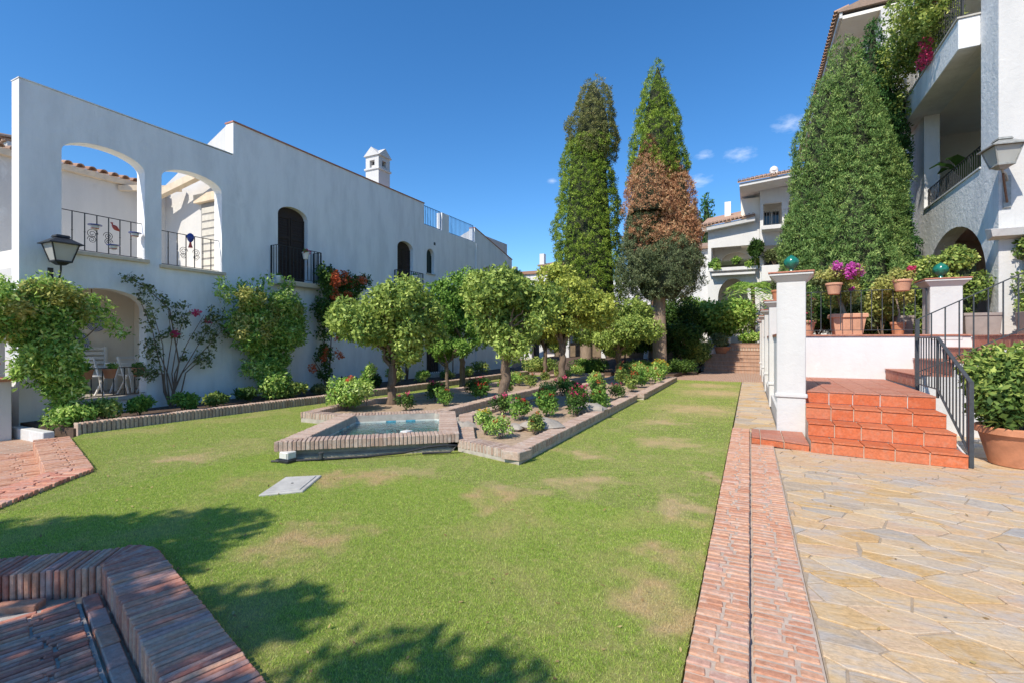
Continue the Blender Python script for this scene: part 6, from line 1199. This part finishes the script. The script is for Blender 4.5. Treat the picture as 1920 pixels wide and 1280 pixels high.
for k in range(9):
    a = k*.75; d_ = Vector((math.cos(a),math.sin(a),0)); sd = Vector((-d_.y,d_.x,0)); b0 = Vector((5.3,16.6,5.35)); pts = [b0+d_*(.95*u)+Vector((0,0,.95*math.sin(u*2.0))) for u in (0,.3,.55,.8,1)]; ws = (.02,.12,.17,.13,.01); vs = []
    for p_, w_ in zip(pts, ws): vs += [p_-sd*w_+Vector((0,0,.03)), p_, p_+sd*w_+Vector((0,0,.03))]
    fs = []
    for i in range(4):
        for j in range(2): fs.append((i*3+j,i*3+j+1,i*3+j+4,i*3+j+3))
    lf_ = MB().add(vs, fs); me = mesh('leaf', [(v[0]-5.3,v[1]-16.6,v[2]-5.0) for v in lf_.v], lf_.f); me.shade_smooth(); obj('leaf', me, 'leaf_green', bp)
obj('pot', pot_mesh((5.3,16.6,5.0), .22, .16, .36), 'pot', bp, smooth=30)

# ------------------------------------------------------------------ planting at the far end
shrub('round_shrub', 'round bright green shrub at the left of the brick steps', -2.55, 27.0, .3, .85, 1.45, 6500, .13, .075, 'leaf_ivy', 801, k=18)
shrub('tall_shrub', 'large pale green leafy shrub above the brick steps', -1.5, 30.6, 1.44, 1.9, 2.7, 15000, .19, .12, 'leaf_bright', 802, k=26)
shrub('tall_shrub', 'dark evergreen shrub left of the pale leafy one', -3.6, 29.2, .6, 1.3, 4.0, 9000, .15, .085, 'leaf_dark', 803, k=20); shrub('tall_shrub', 'yellow-green shrub under the hillside house arches', -2.9, 31.5, 1.4, 1.0, 2.9, 6500, .15, .085, 'leaf_bright', 804, k=16)
for k, (x, y, lb) in enumerate(((-3.1,25.6,'dark small tree with thin trunks right of the bare cypress trunk'),(-4.6,26.2,'dark small tree with thin trunks behind the bare cypress trunk'),(-6.2,26.8,'dark small tree left of the bare cypress trunk'))): orange_tree('small_tree', lb, x, y, .95, 1.75, (1.05,1.0,.75), 811+k, 'leaf_dark', 9000, .05, L=.11, W=.06, k=16, z0=.1, fruit=0, group='dark small trees by the bank')
shrub('low_cover', 'dark green ground cover beside the brick landing', -3.0, 23.7, .14, .9, .5, 5000, .10, .05, 'leaf_dark', 821, k=18); shrub('low_cover', 'bright green ground cover at the foot of the bare cypress', -4.3, 21.9, .14, .8, .5, 5000, .10, .05, 'leaf_bright', 822, k=18); shrub('low_cover', 'green ground cover left of the rear rose bed', -6.8, 21.9, .14, .9, .5, 4500, .11, .05, 'leaf_green', 823, k=18); shrub('low_cover', 'leafy ground cover along the porch terrace', -9.5, 23.0, .02, 1.1, .6, 4500, .11, .05, 'leaf_ivy', 824, k=16); shrub('low_cover', 'bright plants at the top right of the brick steps', .0, 29.9, 1.44, .7, .6, 3500, .12, .06, 'leaf_bright', 825, k=12)
hedge('window_box_plants', 'green plants along the balcony of the hillside house', (-2.2,33.6,6.25), (.3,33.9,6.65), 4000, .14, .07, 'leaf_bright', 831, 16, .15, .25)
shrub('balcony_shrub', 'dark shrub between the two wings of the hillside house', .3, 33.2, 6.3, .5, 1.6, 2500, .16, .08, 'leaf_dark', 832); shrub('balcony_shrub', 'leafy plant on the middle balcony of the hillside house', 1.3, 33.2, 6.1, .55, 1.2, 2000, .14, .08, 'leaf_grey', 833); shrub('roof_flowers', 'purple bougainvillea on the distant house corner', -21.4, 44.2, 7.2, .7, 1.6, 1200, .2, .12, 'leaf_dark', 834, flowers='petal_pink', fn=700)
pm = thing('palm_tree', 'feathery yellow-green palm below the hillside house balcony', 'palm', (.15,31.8,1.44)); obj('trunk', MB().tube([(.15,31.8,1.3),(.2,31.8,3.2),(.15,31.8,4.9)], [.16,.12,.10], 10), 'bark', pm, smooth=60)
for k in range(17):
    g_ = np.random.default_rng(900+k); a = k*2.4; el = .2+.9*(k%5)/5; n = 26; u = np.linspace(.05,1,n); rr = 1.75*u*math.cos(el*.6); z = 4.9+1.3*np.sin(el)*u-1.7*u**2*(.6+.4*math.cos(el)); d_ = np.array([math.cos(a),math.sin(a),0]); sd = np.array([-math.sin(a),math.cos(a),0]); C = np.array([.15,31.8,0])+d_*rr[:,None]+np.stack([0*z,0*z,z],1)
    P = np.concatenate([C,C]); D_ = np.concatenate([np.tile(sd+.5*d_,(n,1)),np.tile(-sd+.5*d_,(n,1))])+np.array([0,0,-.45]); obj('frond', leaves('frond', P-np.array(ORG[pm.name]), nrm(D_), .5, .05, 'leaf_bright', 900+k, .12, None, face=False), 'leaf_bright', pm)

# ------------------------------------------------------------------ fallen leaves
g = np.random.default_rng(99); n = 1500; x = g.uniform(-9.8,3.8,n); y = 1.3+(g.uniform(0,1,n)**1.6)*17; k = (x < -.3)|(x > .33)&(y < 7.7); k &= ~in_poly(x, y, POOL); k &= in_poly(x, y, LAWN)|(x > .33)
x, y = x[k], y[k]; inb = in_poly(x,y,inset(BED_A,.28))|in_poly(x,y,inset(BED_B,.28))|in_poly(x,y,inset(BED_C,.28)); edge = (in_poly(x,y,BED_A)|in_poly(x,y,BED_B)|in_poly(x,y,BED_C))&~inb; keep = ~edge&((x < 0)|(g.uniform(0,1,len(x)) < .25)); x, y, inb = x[keep], y[keep], inb[keep]
z = np.where(inb, .108, np.where(x > 0, .012, .008)); P = np.stack([x,y,z],1); N = np.tile(np.array([0,0,1.]),(len(x),1))
tag(obj('fallen_leaves', leaves('fallen_leaves', P, N, .030, .016, 'leaf_dry', 99, .25, None, .1), 'leaf_dry'), 'small dry leaves scattered over lawn, beds and patio', 'leaf litter', kind='stuff')
